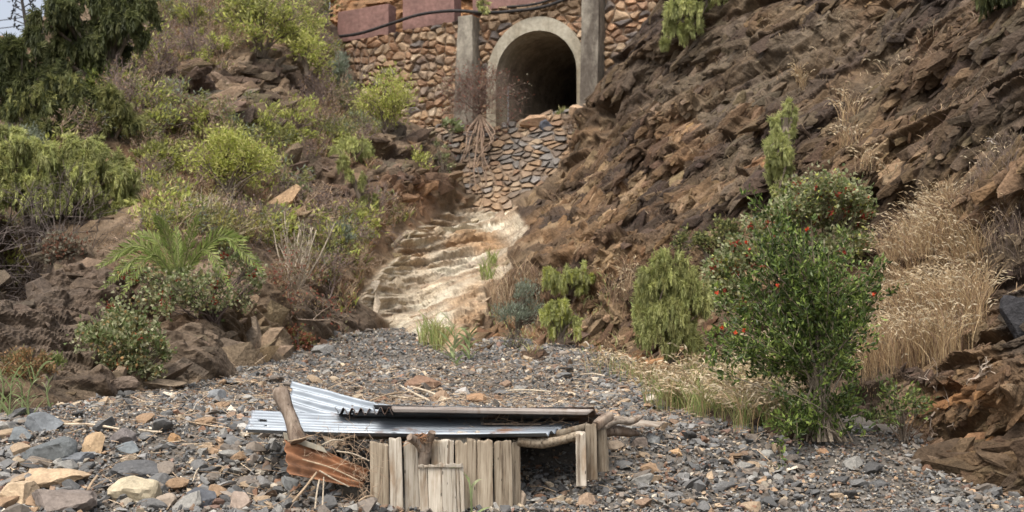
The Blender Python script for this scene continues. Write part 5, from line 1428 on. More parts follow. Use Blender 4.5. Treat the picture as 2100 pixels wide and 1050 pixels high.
# grasses
FH = [(0.55, 0.45, 0.30), (0.62, 0.53, 0.38), (0.48, 0.37, 0.23)]
grass_clump('golden_grass', 'tall golden dry grass on the slope right of the pomegranate', [(1880, 560, 75, 60), (1860, 640, 80, 60), (1890, 700, 75, 55), (1830, 740, 60, 30), (1900, 480, 60, 45), (1950, 620, 45, 80), (1800, 775, 50, 20), (1960, 520, 40, 60)], 8200, 0.46, GOLD + STRAW[1:3], (FH, 0.32), lean=0.42, W=0.0042, hl=0.07, hw=0.012)
grass_clump('golden_grass', 'dry straw-coloured grass on the upper slope above the golden grass', [(1915, 452, 60, 24)], 700, 0.38, STRAW + GOLD[:1], (FH, 0.15), W=0.005, hl=0.06, hw=0.011)
grass_clump('dry_grass', 'grey-brown dry grass hanging at the right edge of the picture', [(2050, 470, 45, 70), (2085, 380, 35, 60)], 800, 0.40, [(0.22, 0.17, 0.14), (0.33, 0.25, 0.17), (0.16, 0.12, 0.10)], (FH, 0.12), lean=0.5, W=0.004, hl=0.05, hw=0.01)
grass_clump('foxtail_grass', 'foxtail grass with nodding pale seed heads left of the pomegranate', [(1390, 835, 70, 14), (1480, 850, 80, 18), (1420, 800, 70, 24), (1500, 800, 60, 30), (1520, 750, 60, 20), (1450, 760, 50, 16)], 3600, 0.40, GREENG + GREENG[:2] + GOLD[:1], (FH, 0.4), lean=0.35, W=0.005, hl=0.09, hw=0.016)
grass_clump('foxtail_grass', 'foxtail grass around the left foot of the pomegranate', [(1560, 870, 50, 20), (1530, 880, 30, 12), (1600, 850, 40, 20), (1560, 800, 50, 30), (1570, 750, 40, 20)], 2200, 0.38, GREENG + GOLD[:1], (FH, 0.4), lean=0.35, W=0.005, hl=0.09, hw=0.018)
grass_clump('foxtail_grass', 'sparse foxtails at the foot of the large rounded weeping shrub', [(1300, 775, 50, 12), (1240, 765, 40, 10), (1340, 800, 30, 14)], 360, 0.28, GREENG + STRAW[:2], (FH, 0.4), W=0.006)
grass_clump('dry_grass', 'tan dry grass clump on the cliff edge right of the pale bedrock', [(1045, 600, 25, 12), (1075, 590, 25, 16), (1020, 620, 20, 10)], 520, 0.55, STRAW, None, W=0.010)
grass_clump('dry_grass', 'dry tuft above the large rounded weeping shrub', [(1260, 600, 20, 14), (1280, 570, 16, 16)], 220, 0.4, STRAW, (FH, 0.3), W=0.009)
grass_clump('grass_tuft', 'green grassy tuft at the bottom of the pale bedrock', [(880, 705, 22, 8), (905, 715, 18, 6)], 260, 0.40, GREENG + OLIVE[:2], None, W=0.011)
grass_clump('grass_tuft', 'small green tuft on the pale bedrock edge near the cliff', [(1000, 572, 16, 8), (1010, 540, 10, 8)], 140, 0.35, [(0.2, 0.26, 0.07), (0.27, 0.3, 0.1)], None, W=0.013)
for k, (x, y, rx, ry, H, lb) in enumerate(((1830, 180, 18, 40, 0.5, 'dry tuft high on the cliff below the top edge'), (1745, 250, 14, 30, 0.4, 'thin dry tuft on the cliff right of the hanging narrow shrub'), (1770, 345, 26, 16, 0.35, 'dry foxtail tuft above the red-berried shrub'),
                                          (1640, 170, 8, 8, 0.3, 'tiny pale tuft on the grey slab of the cliff'), (1820, 400, 30, 18, .3, 'dry tuft at the upper right of the red-berried shrub'))):
    grass_clump('dry_grass', lb, [(x, y, rx, ry)], 150, H, GOLD + STRAW, (FH, 0.3), W=0.009)
# bare grey branches, cliff top right
for k, (x, y, rx, ry, lb) in enumerate(((2060, 270, 55, 28, 'bare whitish twigs sticking out of the cliff at the right edge'), (2075, 60, 45, 30, 'bare dark branches at the top right corner'), (2010, 745, 60, 24, 'thin bare twigs hanging over the orange rock at lower right'))):
    dry_shrub('dry_branch', lb, x, y, rx, ry, ((0.33, 0.29, 0.25), (0.16, 0.13, 0.12), (0.34, 0.28, 0.22))[k], dep=4, nk=2, r0=0.012, cat='branch')
weeping('dark_tree', 'dark foliage hanging into the top right corner', 2070, -10, 70, 40, DARKG, Y=16.0, base=(2110, -40), n=420, hang=0.7, L=0.08, W=0.02, cat='tree')

# reeds
def reed(label, px, py, h, n, W=0.024, Y=None, spread=0.5, pal=((0.22, 0.28, 0.11), (0.28, 0.34, 0.15), (0.34, 0.37, 0.2)), seed=1):
    r = np.random.default_rng(seed)
    Yb = Y or (gravelY(px, py) if py > np.interp(px, bx, by) else float(ground(px, py)[1]))
    b = at(px, py, Yb); H = h / F * Yb
    root = thing('reed', label, 'reed', b)
    top_ = b + np.array([r.normal() * 0.08 * H, 0, H * 0.8]); sp = path([b - [0, 0, .03], (b + top_) / 2 + r.normal(size=3) * 0.02, top_], 10)
    MB().tube(sp, np.linspace(0.009, 0.004, 10), 6, 0, False, (0.25, 0.3, 0.14)).build('stem', M_LEAF, root)
    mb = MB(); Ps = []
    for k in range(n):
        s = (k + 0.5) / n; i = int(s * 8.9); q = sp[i]
        a = (0 if k % 2 else math.pi) + r.normal() * 0.6
        L_ = H * r.uniform(0.4, 0.75); dr = np.array([math.cos(a), math.sin(a) * 0.6, 0])
        tt = np.linspace(0, 1, 8)[:, None]
        Ps.append(q + dr * L_ * spread * (tt ** 1.1) + np.array([0, 0, 1]) * L_ * (0.85 * tt - r.uniform(0.15, 0.6) * tt ** 2.2))
    Ps = np.array(Ps); ribbons(mb, Ps, W, pick(pal, n, 0.15)); mb.build('leaves', M_LEAF, root)
    return root
reed('giant reed shoot at the far left edge of the gravel', 22, 860, 110, 14, 0.015, seed=2)
reed('giant reed shoot second from the left edge', 60, 856, 125, 15, 0.015, seed=3)
reed('short reed shoot between the left edge reeds and the rock', 45, 850, 80, 11, 0.014, seed=4)
reed('slender single reed shoot beside the left rock', 105, 838, 75, 7, 0.012, seed=5, spread=0.3)
reed('leaning reed shoot at the far left, partly cut by the frame', -2, 852, 120, 12, 0.015, seed=12)
reed('bright green reed shoot, left one on top of the gravel fan', 922, 735, 90, 15, 0.032, seed=6, spread=0.6)
reed('bright green reed shoot, right one on top of the gravel fan', 962, 738, 80, 14, 0.03, seed=7, spread=0.6)
reed('low reed shoot in front of the two on the gravel fan', 940, 750, 50, 12, 0.03, seed=8, spread=0.8)
reed('green reed shoot standing in front of the plank wall at the bottom edge', 968, 1065, 105, 7, 0.018, Y=8.35, seed=9, spread=0.9)

# --- scattered small plants of the left slope (repeats, each its own object)
pr_ = np.random.default_rng(77)
def proto_plant(kind, seed):
    o = None
    z0 = np.zeros(3)
    if kind == 'yel':
        root = thing('leafy_shrub', 'small yellow-green seedling bush on the left slope', 'shrub', z0, 'small yellow-green bushes on the slopes')
        mb = MB(); cen, u = crown_points(np.array([0, 0, 0.22]), np.array([0.3, 0.3, 0.2]), 12, 0.3); ci = np.repeat(np.arange(len(cen)), 16)
        leaf_quads(mb, cen[ci] + rng.normal(size=(len(ci), 3)) * 0.06, u[ci] + unit(len(ci), 0.5), 0.09, 0.035, pick(YELG + OLIVE[:1], len(ci))); mb.build('foliage', M_LEAF, root)
        sb = MB(); branches(sb, np.array([0, 0, -0.05]), cen[:6], 0.008, BARKC, n=4); sb.build('stems', M_BARK, root)
    elif kind == 'olive':
        root = thing('leafy_shrub', 'small dull green scrub bush on the left slope', 'shrub', z0, 'small dull green bushes on the slopes')
        mb = MB(); cen, u = crown_points(np.array([0, 0, 0.22]), np.array([0.36, 0.36, 0.22]), 16, 0.3); ci = np.repeat(np.arange(len(cen)), 20)
        leaf_quads(mb, cen[ci] + rng.normal(size=(len(ci), 3)) * 0.06, u[ci] + unit(len(ci), 0.2), 0.07, 0.022, pick(OLIVE + DARKG[1:2] + GREYG[:1], len(ci))); mb.build('foliage', M_LEAF, root)
        sb = MB(); branches(sb, np.array([0, 0, -0.05]), cen[:6], 0.008, BARKC, n=4); sb.build('stems', M_BARK, root)
    else:
        cl = {'dry': (0.20, 0.15, 0.13), 'dry2': (0.32, 0.24, 0.17)}[kind]
        root = thing('dry_shrub', 'small leafless grey-brown shrub on the left slope' if kind == 'dry' else 'small leafless tan shrub on the left slope', 'shrub', z0, 'small leafless shrubs on the slopes')
        mb = MB(); tips = twiggy(mb, z0, 0.62, 0.55, 4, 0.012, cl, 3, 0.6); mb.build('twigs', M_BARK, root)
        m2 = MB(); k = 160; leaf_quads(m2, tips[rng.integers(0, len(tips), k)], unit(k, 0.3), 0.05, 0.02, pick([cl, (0.3, 0.2, 0.12)], k)); m2.build('dead_leaves', M_DRY, root)
    return root
LEFTP = [(0, 500), (280, 120), (330, 0), (640, 0), (655, 60), (740, 250), (900, 330), (860, 440), (780, 480), (720, 640), (560, 480), (300, 520), (280, 300), (120, 300)]
TANR = tan_ > 0.35
REG = {'yel': 74, 'olive': 60, 'dry': 70, 'dry2': 44}
WHERE = lambda x, y: ('right by the stone wall' if x > 700 and y < 260 else 'near the top edge right of the dark tree' if x < 470 and y < 70 else 'below the tall yellow-green bush' if 450 < x <= 560 and y < 160 else 'between the outcrop and the wall' if x > 560 and 220 <= y < 330 else 'left of the outcrop' if x < 300 and y < 300 else 'on the rim of the gully' if x > 700 and y < 450 else 'beside the stick shrubs' if 540 < x < 680 and y > 430 else 'left of the small yellow-green tree' if x < 400 and 300 <= y < 400 else 'below the red blocks' if x > 560 and y < 220 else 'above the brown outcrop' if y < 160 else 'around the brown outcrop' if y < 300 else 'near the small yellow-green tree' if y < 400 else 'above the palm' if x < 560 else 'along the gully')
WORD = {'yel': 'small yellow-green bush', 'olive': 'small dull green bush', 'dry': 'small leafless grey-brown shrub', 'dry2': 'small leafless tan shrub'}
for kind, cnt_ in REG.items():
    P0s = [proto_plant(kind, k) for k in range(2)]
    got = 0
    while got < cnt_:
        x, y = pr_.uniform(0, 900), pr_.uniform(5, 620)
        if polyd(np.array([x]), np.array([y]), LEFTP)[0] < 0: continue
        if rocky[int((y - GY[0]) / GSY), int((x - GX[0]) / GSX)] > 0.55 and pr_.random() < 0.93: continue
        if m_c[int((y - GY[0]) / GSY), int((x - GX[0]) / GSX)] > 0.1: continue
        if TANR[int((y - GY[0]) / GSY), int((x - GX[0]) / GSX)] and pr_.random() < 0.85: continue
        g = ground(x, y); s = pr_.uniform(0.6, 1.25)
        lab = WORD[kind] + ' ' + WHERE(x, y)
        if got < 2:
            o = P0s[got]; o.location = tuple(g); o.rotation_euler = (0, 0, pr_.uniform(0, 6.28)); o.scale = (s, s, s); o['label'] = lab
        else:
            dup(P0s[got % 2], tuple(g), pr_.uniform(0, 6.28), s, lab)
        got += 1
# ground cover: dry grass on the earth (uncountable)
def cover(name, poly, n, H, pal, W, lean=0.5, rmax=0.6, label=None):
    mb = MB(); out = []
    xs = [p[0] for p in poly]; ys = [p[1] for p in poly]
    while len(out) < n:
        x, y = rng.uniform(min(xs), max(xs), 4000), rng.uniform(min(ys), max(ys), 4000)
        k = polyd(x, y, poly) > 0
        ii = np.clip(((y - GY[0]) / GSY).astype(int), 0, len(GY) - 1); jj = np.clip(((x - GX[0]) / GSX).astype(int), 0, len(GX) - 1)
        k &= (fbm(x / 45, y / 30, 12, 3) > 0.47) & (rocky[ii, jj] < rmax) & (m_c[ii, jj] < 0.1) & (d_h[ii, jj] < 0)
        out.extend(T[ii[k], jj[k]])
    B_ = np.array(out[:n]); B_[:, 2] -= 0.02
    grass_pts(mb, B_, H, lean, W, pal)
    o = mb.build(name, M_DRY, None); return tag(o, label, name.replace('_', ' '), kind='stuff')
cover('dry_grass', LEFTP, 24000, 0.26, STRAW + [(0.3, 0.17, 0.1), (0.2, 0.15, 0.12)], 0.014, label='patchy dry straw-coloured grass covering the left slope')
cover('green_ground_cover', LEFTP, 8500, 0.15, OLIVE + YELG[:1], 0.03, 0.8, label='low green weeds scattered over the left slope')
cover('bank_weeds', [(990, 640), (1100, 560), (1250, 560), (1330, 640), (1440, 520), (1500, 480), (1440, 700), (1330, 760), (1100, 735)], 3800, 0.16, STRAW + GREENG + [(0.3, 0.16, 0.08)], 0.011, 0.6, 9, label='sparse weeds and straw on the earthy bank right of the gully')
cover('cliff_grass', [(1250, 250), (1500, 60), (2090, 30), (2090, 600), (1900, 460), (1700, 360), (1400, 500), (1150, 420)], 1300, 0.16, STRAW + [(0.2, 0.13, 0.1)], 0.008, 0.7, 9, label='sparse dry wisps growing in the cracks of the cliff')
for k, (x, y, rx, ry, c, lab) in enumerate(((520, 700, 42, 50, (0.27, 0.21, 0.15), 'pale brown fluted rock face above the gravel, left of the small red and green bush'), (470, 725, 40, 34, (0.19, 0.145, 0.105), 'rounded brown rock left of the fluted rock face'),
        (300, 806, 80, 15, (0.30, 0.23, 0.16), 'long low tan ledge at the foot of the left slope above the gravel'), (215, 806, 40, 22, (0.16, 0.12, 0.09), 'dark brown rock under the orange-red berry shrub'),
        (555, 428, 60, 24, (0.25, 0.19, 0.13), 'square-edged tan rock ledge above and right of the palm'), (612, 452, 40, 18, (0.19, 0.145, 0.10), 'broken tan rock at the end of the ledge above the palm'),
        (350, 428, 60, 14, (0.34, 0.25, 0.17), 'flat pinkish tan ledge left of the square-edged one'), (800, 262, 34, 20, (0.13, 0.10, 0.075), 'dark brown rock right below the yellow-green bush by the wall'),
        (340, 205, 50, 45, (0.10, 0.078, 0.062), 'dark overhanging rock forming the left end of the brown outcrop'), (420, 225, 46, 50, (0.125, 0.098, 0.075), 'blocky dark rock in the middle of the brown outcrop'), (480, 240, 36, 32, (0.12, 0.09, 0.07), 'sloping brown rock at the right of the blocky middle rock'))):
    g = ground(x, y); Yb = g[1]
    V, Fc = chisel(860 + k, (2 * rx / F * Yb, 1.3 * rx / F * Yb, 2 * ry / F * Yb), 16, 4, 0.07)
    if k == 0: V[:, 1] -= 0.12 * (fbm(V[:, 0] * 6, V[:, 2] * 0.8, 5, 3) - 0.5); V[:, 0] *= 1 - 0.25 * V[:, 2]
    cv = np.array(c) * 0.9 * (0.7 + 0.6 * fbm(V[:, 0] * 3 + k, V[:, 2] * 3 + V[:, 1] * 2, k, 4))[:, None]
    tag(mesh_arr('boulder', V + g + np.array([0, 0.25 * rx / F * Yb, 0]), Fc, M_ROCK, None, cv), lab, 'rock')
for k, (x, y, rx, ry, lab) in enumerate(((2085, 640, 50, 70, 'black rounded boulder bulging from the cliff at the right edge'), (655, 170, 34, 24, 'brown boulder perched below the wall on the left slope'), (838, 62, 1, 1, ''),
                                         (1640, 360, 30, 22, 'dark rounded boulder on the cliff right of the hanging narrow shrub'), (545, 245, 50, 26, 'brown angular boulder at the right of the outcrop'))):
    if not lab: continue
    g = ground(x, y); Yb = g[1]
    V, Fc = chisel(820 + k, (2 * rx / F * Yb, 1.2 * rx / F * Yb, 2 * ry / F * Yb), 14)
    c = ((0.035, 0.034, 0.036), (0.13, 0.10, 0.075), 0, (0.075, 0.062, 0.055), (0.12, 0.085, 0.065))[k]
    tag(mesh_arr('boulder', V + g, Fc, M_ROCK, None, np.ones((len(V), 3)) * np.array(c)), lab, 'boulder')

# ------------------------------------------------------------------ the half-buried shelter
def plank(x0, x1, yt, yb_, Y, name, parent, mat, th=0.024, seed=0, lean=0.0, topd=0.0, yaw=0.0):
    a, b = at(x0, yt, Y), at(x1, yt + topd, Y); c, d = at(x1 + lean, yb_, Y), at(x0 + lean, yb_, Y)
    dy = np.array([0, th, 0]); yw = np.array([0, yaw, 0])
    b8 = [d, c + yw, c + yw + dy, d + dy, a, b + yw, b + yw + dy, a + dy]
    V, Fc = roughbox(b8, rough=0.0035, seed=seed)
    # ragged, worn top
    z1 = max(a[2], b[2]); k = V[:, 2] > z1 - 0.02
    V[k, 2] += 0.02 * (fbm(V[k, 0] * 60 + seed, V[k, 1] * 60, seed, 2) - 0.5) * 2
    org = tuple((a + c) / 2) if parent is None else None
    return mesh_arr(name, V, Fc, mat, parent, None, False, org)

pw = thing('plank_wall', 'row of upright weathered boards forming the front of the buried shelter', 'plank wall', at(900, 1045, 8.85))
for k, (x0, x1, yt, yb_, Y, lean, td, pale) in enumerate(((758, 796, 905, 1060, 8.86, 1, 3, 0), (797, 824, 901, 1060, 8.80, 3, -1, 1), (827, 858, 904, 1068, 8.84, 2, 1, 1), (884, 931, 901, 1065, 8.86, 0, -1, 1),
                                                         (933, 958, 903, 1065, 8.84, 3, 1, 0), (957, 977, 902, 1070, 8.86, 3, 0, 0), (978, 1010, 902, 1070, 8.83, 3, 1, 0), (1012, 1050, 903, 1064, 8.88, 1, 0, 0), (1050, 1067, 906, 1050, 8.95, 1, 0, 0))):
    plank(x0, x1, yt + (2, -1.5, 1, 0, 2.5, -1, 0, 1.5, 0)[k], yb_, Y, 'board', pw, M_WOODP if pale else M_WOOD, 0.022 if k < 8 else 0.06, 40 + k, lean + (0, 1, 2, -1, 1, 0, -1, 2, 0)[k], td * 2, 0.02 * (-1) ** k)
ht_ = thing('board_panel', 'short panel of pale grey boards leaning in front of the plank wall', 'panel', at(910, 1050, 8.74))
for k, (x0, x1, yt) in enumerate(((858, 876, 962), (877, 905, 959), (905, 925, 957.5), (925.5, 934, 956.5), (935, 941, 956), (941.5, 950, 955))):
    plank(x0, x1, yt, 1070, 8.75, 'board', ht_, M_WOODP, 0.016, 60 + k, 4, -0.7, 0)
plank(858, 949, 953.5, 959, 8.735, 'rail', ht_, M_WOODP, 0.012, 70, 0, -4.0)
plank(885, 985, 889, 912, 8.99, 'board', pw, M_WOODP, 0.03, 71, 0, -2)

def log(name, label, pts, rad, cat='log', n=12, mat=None, rough=0.28, parent=None, m=14, seed=0):
    pts = np.array([at(*q) for q in pts]); P_ = path(pts, m)
    r_ = np.interp(np.linspace(0, 1, m), np.linspace(0, 1, len(rad)), rad)
    r_ = r_ * (1 + 0.12 * (fbm(np.arange(m) * 0.7 + seed, np.zeros(m), seed, 2) - 0.5))
    o = MB().tube(P_, r_, n, rough, True, seed=seed).build(name, mat or M_LOG, parent, True)
    if label: tag(o, label, cat)
    return o
# forked branch stub between the boards
fk = thing('forked_branch', 'sawn forked branch stub standing between the boards', 'branch', at(870, 965, 8.83))
log('stem', None, [(868, 985, 8.84), (869, 950, 8.83), (872, 925, 8.82)], [0.030, 0.034, 0.036], parent=fk, seed=1)
log('fork', None, [(871, 935, 8.83), (880, 905, 8.81), (887, 886, 8.78)], [0.030, 0.026, 0.024], parent=fk, seed=2)
log('fork', None, [(872, 930, 8.83), (858, 910, 8.79), (840, 896, 8.72)], [0.030, 0.026, 0.025], parent=fk, seed=3)
mb = MB(); q0 = at(866, 900, 8.80)
sticks(mb, q0 + rng.normal(size=(60, 3)) * np.array([0.035, 0.02, 0.012]), q0 + rng.normal(size=(60, 3)) * np.array([0.045, 0.03, 0.02]), 0.003, 0.002, pick([(0.25, 0.13, 0.07), (0.2, 0.13, 0.08)], 60)); mb.build('bark_shreds', M_BARK, fk)

# posts at the right of the opening
plank(1180, 1201, 887, 998, 8.93, 'post', None, M_WOODP, 0.065, 80, 2, 0); tag(bpy.context.scene.collection.objects[-1], 'squared pale post, leftmost of the three right of the opening', 'post')
plank(1200, 1223, 870, 985, 9.02, 'post', None, M_WOOD, 0.06, 81, 3, 0); tag(bpy.context.scene.collection.objects[-1], 'taller split post, middle one of the three right of the opening', 'post')
log('post', 'short rough round post, rightmost of the three right of the opening', [(1236, 965, 9.14), (1235, 925, 9.13), (1232, 880, 9.12)], [0.040, 0.038, 0.034], 'post', mat=M_WOOD, seed=4)
log('lintel_log', 'sagging debarked log spanning the dark opening', [(1062, 905, 8.97), (1105, 909, 8.96), (1150, 902, 8.95), (1183, 893, 8.96)], [0.028, 0.03, 0.028, 0.026], mat=M_WOOD, seed=5)
log('roof_log', 'log under the right end of the lower roof sheet', [(1110, 896, 9.12), (1160, 886, 9.1), (1206, 874, 9.1)], [0.026, 0.024, 0.022], mat=M_WOOD, seed=6)
log('driftwood_log', 'thick sawn log end resting on the posts at the right', [(1222, 873, 9.05), (1236, 862, 9.1), (1252, 852, 9.15)], [0.030, 0.034, 0.030], seed=7)
log('driftwood_log', 'long pale split driftwood branch pointing right from the roof', [(1235, 874, 9.3), (1262, 862, 9.35), (1295, 864, 9.4), (1316, 853, 9.5)], [0.036, 0.03, 0.028, 0.012], mat=M_DRIFT, seed=8, n=7, rough=0.6)
log('driftwood_log', 'brown log lying under the pale driftwood at the right', [(1238, 886, 9.35), (1265, 884, 9.4), (1290, 887, 9.45), (1310, 890, 9.5)], [0.034, 0.036, 0.03, 0.012], seed=9)
V, Fc = roughbox([at(*q) for q in ((1270, 872, 9.6), (1352, 878, 9.75), (1364, 868, 9.95), (1285, 862, 9.9), (1270, 868, 9.6), (1352, 874, 9.75), (1364, 864.5, 9.95), (1285, 858, 9.9))], rough=0.012, seed=90)
tag(mesh_arr('driftwood_board', V, Fc, M_DRIFT), 'thin curved board sticking out to the right of the driftwood', 'board')
# tilted post at the left
log('tilted_post', 'thick leaning sawn post in front of the left roof sheets', [(612, 905, 8.75), (604, 880, 8.77), (594, 850, 8.8), (583, 825, 8.83), (577, 808, 8.85), (575, 797, 8.86)], [0.052, 0.047, 0.043, 0.046, 0.056, 0.045], 'post', n=14, seed=10, rough=0.22)

def sheet(name, label, corners, waves, mat, amp=0.009, nu=140, nv=None, sag=0.0, lip=0.0, ragged=0.0, seed=0, cat='metal sheet', torn=False, phase=0.0):
    """corrugated sheet; corners a(left-back) b(right-back) c(right-front) d(left-front); ridges run left-right"""
    a, b, c, d = [np.array(q, float) for q in corners]
    nv = nv or int(waves * 10)
    u = np.linspace(0, 1, nu); v = np.linspace(0, 1, nv)
    U, V_ = np.meshgrid(u, v)
    U2 = U.copy()
    if ragged:
        eL = ragged * (fbm(V_ * 9, V_ * 0, seed, 3) - 0.5) * 2; eR = ragged * 0.5 * (fbm(V_ * 9, V_ * 0, seed + 2, 3) - 0.5) * 2
        U2 = eL * (1 - U) + U * (1 + eR)
    Pq = (a[None, None] * ((1 - U2) * (1 - V_))[..., None] + b * (U2 * (1 - V_))[..., None] + c * (U2 * V_)[..., None] + d * ((1 - U2) * V_)[..., None])
    nrm = np.cross(b - a, d - a); nrm /= np.linalg.norm(nrm)
    if nrm[2] < 0: nrm = -nrm
    wv_ = amp * np.cos(V_ * waves * 2 * math.pi + phase)
    dent = 0.009 * (fbm(U * 3, V_ * 2, seed + 5, 2) - 0.5) * 2
    Pq = Pq + nrm * (wv_ + dent - sag * (4 * U * (1 - U)))[..., None]
    f_ = gridfaces(nv, nu)
    k = np.ones(f_.shape[:2], bool)
    if torn:   # rust holes and a torn corner
        hh = fbm(U * 22, V_ * 9, seed + 9, 3); k &= ~(hh[:-1, :-1] > 0.84)
    o = mesh_arr(name, Pq, f_[k].reshape(-1, 4), mat, None, None, True, tuple(Pq.mean((0, 1))))
    md = o.modifiers.new('gauge', 'SOLIDIFY'); md.thickness = 0.0025; md.offset = 0
    return tag(o, label, cat)
# lower roof sheet: lies over the boards, twisted up at the left
sheet('roof_sheet', 'lower long corrugated steel roof sheet, silvery on the left with teeth at its right end', [at(519, 846, 9.32), at(1190, 864, 9.62), at(1121, 893, 8.90), at(502, 886, 8.96)], 7, M_ZINC, 0.015, sag=0.012, ragged=0.012, seed=1, torn=True)
# tilted back sheet at the left
sheet('roof_sheet', 'short corrugated sheet tilted up at the left behind the leaning post', [at(598, 786, 9.95), at(800, 836, 9.75), at(760, 900, 9.55), at(592, 856, 9.6)], 5, M_ZINC, 0.015, nu=70, ragged=0.03, torn=True, seed=2)
# two upper sheets, edges toward the viewer, sloping down to the back
sheet('roof_sheet', 'upper corrugated roof sheet showing its pale thin front edge', [at(860, 884, 10.35), at(1235, 884, 10.3), at(1219, 838, 9.12), at(765, 834, 9.06)], 13, M_ZINC2, 0.011, seed=3, nu=110, sag=0.01)
sheet('roof_sheet', 'corrugated sheet under the upper one, its scalloped end showing at the left', [at(800, 886, 10.4), at(1230, 882, 10.3), at(1236, 852, 9.4), at(720, 846, 9.22)], 12, M_ZINC2, 0.013, seed=4, nu=110, phase=1.5)
for (x0, x1, y0_, Yf, wv_, sd_, lb) in ((686, 758, 842, 9.18, 4, 41, 'scalloped end of a rusty corrugated offcut under the left of the upper roof'), (763, 806, 841, 9.0, 3, 42, 'short scalloped corrugated offcut right beside the longer one')):
    sheet('sheet_offcut', lb, [at(x0, y0_, Yf), at(x0 + 4, y0_ + 6, Yf + 0.5), at(x1 + 4, y0_ + 7, Yf + 0.5), at(x1, y0_ + 1, Yf)], wv_ - (0.5 if sd_ == 42 else 0), M_ZINC2, 0.022, nu=20, nv=70, seed=sd_)
# flat trim batten along the front of the upper sheet
V, Fc = roughbox([at(806, 846, 8.98), at(1205, 851.5, 9.0), at(1205, 851.5, 9.03), at(806, 846, 9.01), at(800, 832.5, 8.97), at(1221, 838.5, 9.0), at(1221, 838.5, 9.03), at(800, 832.5, 9.0)], rough=0.003, seed=95)
tag(mesh_arr('edge_batten', V, Fc, M_BATTEN), 'long grey-brown batten along the front edge of the upper roof sheet', 'batten')
V, Fc = roughbox([at(990, 871, 9.22), at(1110, 872, 9.25), at(1110, 870, 9.4), at(990, 869, 9.4), at(990, 868.5, 9.22), at(1110, 869, 9.25), at(1110, 867, 9.4), at(990, 866, 9.4)], rough=0.004, seed=96)
tag(mesh_arr('loose_board', V, Fc, M_LOG), 'thin brown board lying on the lower roof sheet', 'board')
# rusty sheet at the left
sheet('rusty_sheet', 'rusted corrugated sheet leaning at the left of the shelter with a pale top edge', [at(583, 891, 8.78), at(756, 966, 9.05), at(742, 1003, 8.95), at(590, 975, 8.62)], 4, M_RUST, 0.011, nu=90, seed=6, ragged=0.03)
V, Fc = roughbox([at(583, 902, 8.76), at(672, 930, 8.86), at(672, 930, 8.872), at(583, 902, 8.772), at(580, 886, 8.76), at(664, 917, 8.86), at(664, 917, 8.872), at(580, 886, 8.772)], rough=0.006, seed=97)
tag(mesh_arr('metal_strip', V, Fc, M_CONC), 'dull grey strip along the top of the rusted sheet', 'metal strip')
V, Fc = roughbox([at(x, y, Y) for (x, y, Y) in ((664, 902, 8.95), (690, 921, 8.9), (703, 912, 9.1), (680, 896, 9.1), (662, 893, 8.95), (693, 905, 8.9), (704, 898, 9.1), (680, 890, 9.1))], rough=0.006, seed=98)
tag(mesh_arr('wood_block', V, Fc, M_WOOD), 'square sawn beam end between the rusted sheet and the boards', 'beam')
# back wall of earth inside and a rear beam
log('rear_beam', 'dark beam crossing the shelter under the roof', [(690, 893, 9.5), (860, 889, 9.55), (1000, 888, 9.6), (1130, 890, 9.6)], [0.03, 0.03, 0.03, 0.03], seed=12)

# debris: canes, sticks, driftwood
STK = [(600, 1030, 650, 968, 0.010, 1, 'pale flat lath leaning in front of the rusted sheet'), (646, 1055, 655, 995, 0.007, 0, 'short pale cane standing at the bottom edge, left of the boards'), (661, 1052, 664, 990, 0.006, 0, 'twin short cane beside the other at the bottom edge'),
       (620, 942, 735, 985, 0.006, 1, 'dry cane crossing the rusted sheet'), (655, 965, 716, 998, 0.006, 1, 'second dry cane low on the rusted sheet'), (660, 912, 705, 903, 0.006, 1, 'short pale cane on the beam end'),
       (385, 874, 470, 888, 0.007, 0, 'long dry cane lying left of the shelter'), (130, 880, 245, 890, 0.011, 0, 'long pale cane behind the tan block on the left'), (284, 891, 332, 896, 0.009, 0, 'cane continuing to the right behind the slate slab'),
       (172, 1025, 200, 975, 0.010, 1, 'pale cane leaning on the tan rock at bottom left'), (490, 925, 555, 955, 0.006, 0, 'dry cane lying left of the rusted sheet'), (430, 937, 450, 975, 0.006, 1, 'bent dry stalk on the left gravel'),
       (492, 820, 560, 818, 0.007, 0, 'straight pale cane lying left of the leaning post'), (480, 823, 488, 810, 0.006, 1, 'tiny pale stick left of the leaning post'), (495, 826, 545, 822, 0.006, 0, 'lower pale cane lying left of the leaning post'),
       (760, 830, 830, 812, 0.012, 0, 'whitish cane behind the roof at its left part'), (820, 798, 880, 830, 0.012, 0, 'long cane crossing behind the roof'), (840, 800, 915, 828, 0.013, 0, 'thick pale cane behind the roof beside the rusty rock'),
       (850, 812, 900, 806, 0.01, 0, 'short cane under the rusty rock'), (1025, 810, 1130, 811, 0.010, 0, 'thin straight cane lying on the gravel behind the roof'), (790, 818, 862, 826, 0.009, 0, 'bent cane just behind the tilted sheet'),
       (1085, 1008, 1140, 1020, 0.004, 0, 'thin twig in front of the opening'), (1168, 985, 1172, 1015, 0.005, 1, 'small pale curved stick below the posts'), (1190, 775, 1240, 778, 0.01, 0, 'cane on the gravel right of centre'),
       (590, 905, 640, 893, 0.006, 1, 'dry twig across the top of the rusted sheet'), (690, 925, 757, 945, 0.006, 1, 'cane leading into the dark gap left of the boards'), (560, 1012, 605, 1000, 0.006, 0, 'pale stick on the stones under the rusted sheet'), (735, 1040, 768, 1030, 0.007, 0, 'short pale stick at the left foot of the boards'),
       (300, 985, 330, 1000, 0.006, 0, 'small dry stick behind the cream block'), (395, 990, 408, 960, 0.006, 1, 'small upright dry stalk on the left foreground'), (505, 1045, 560, 1052, 0.007, 0, 'dry stick at the bottom edge left of the shelter')]
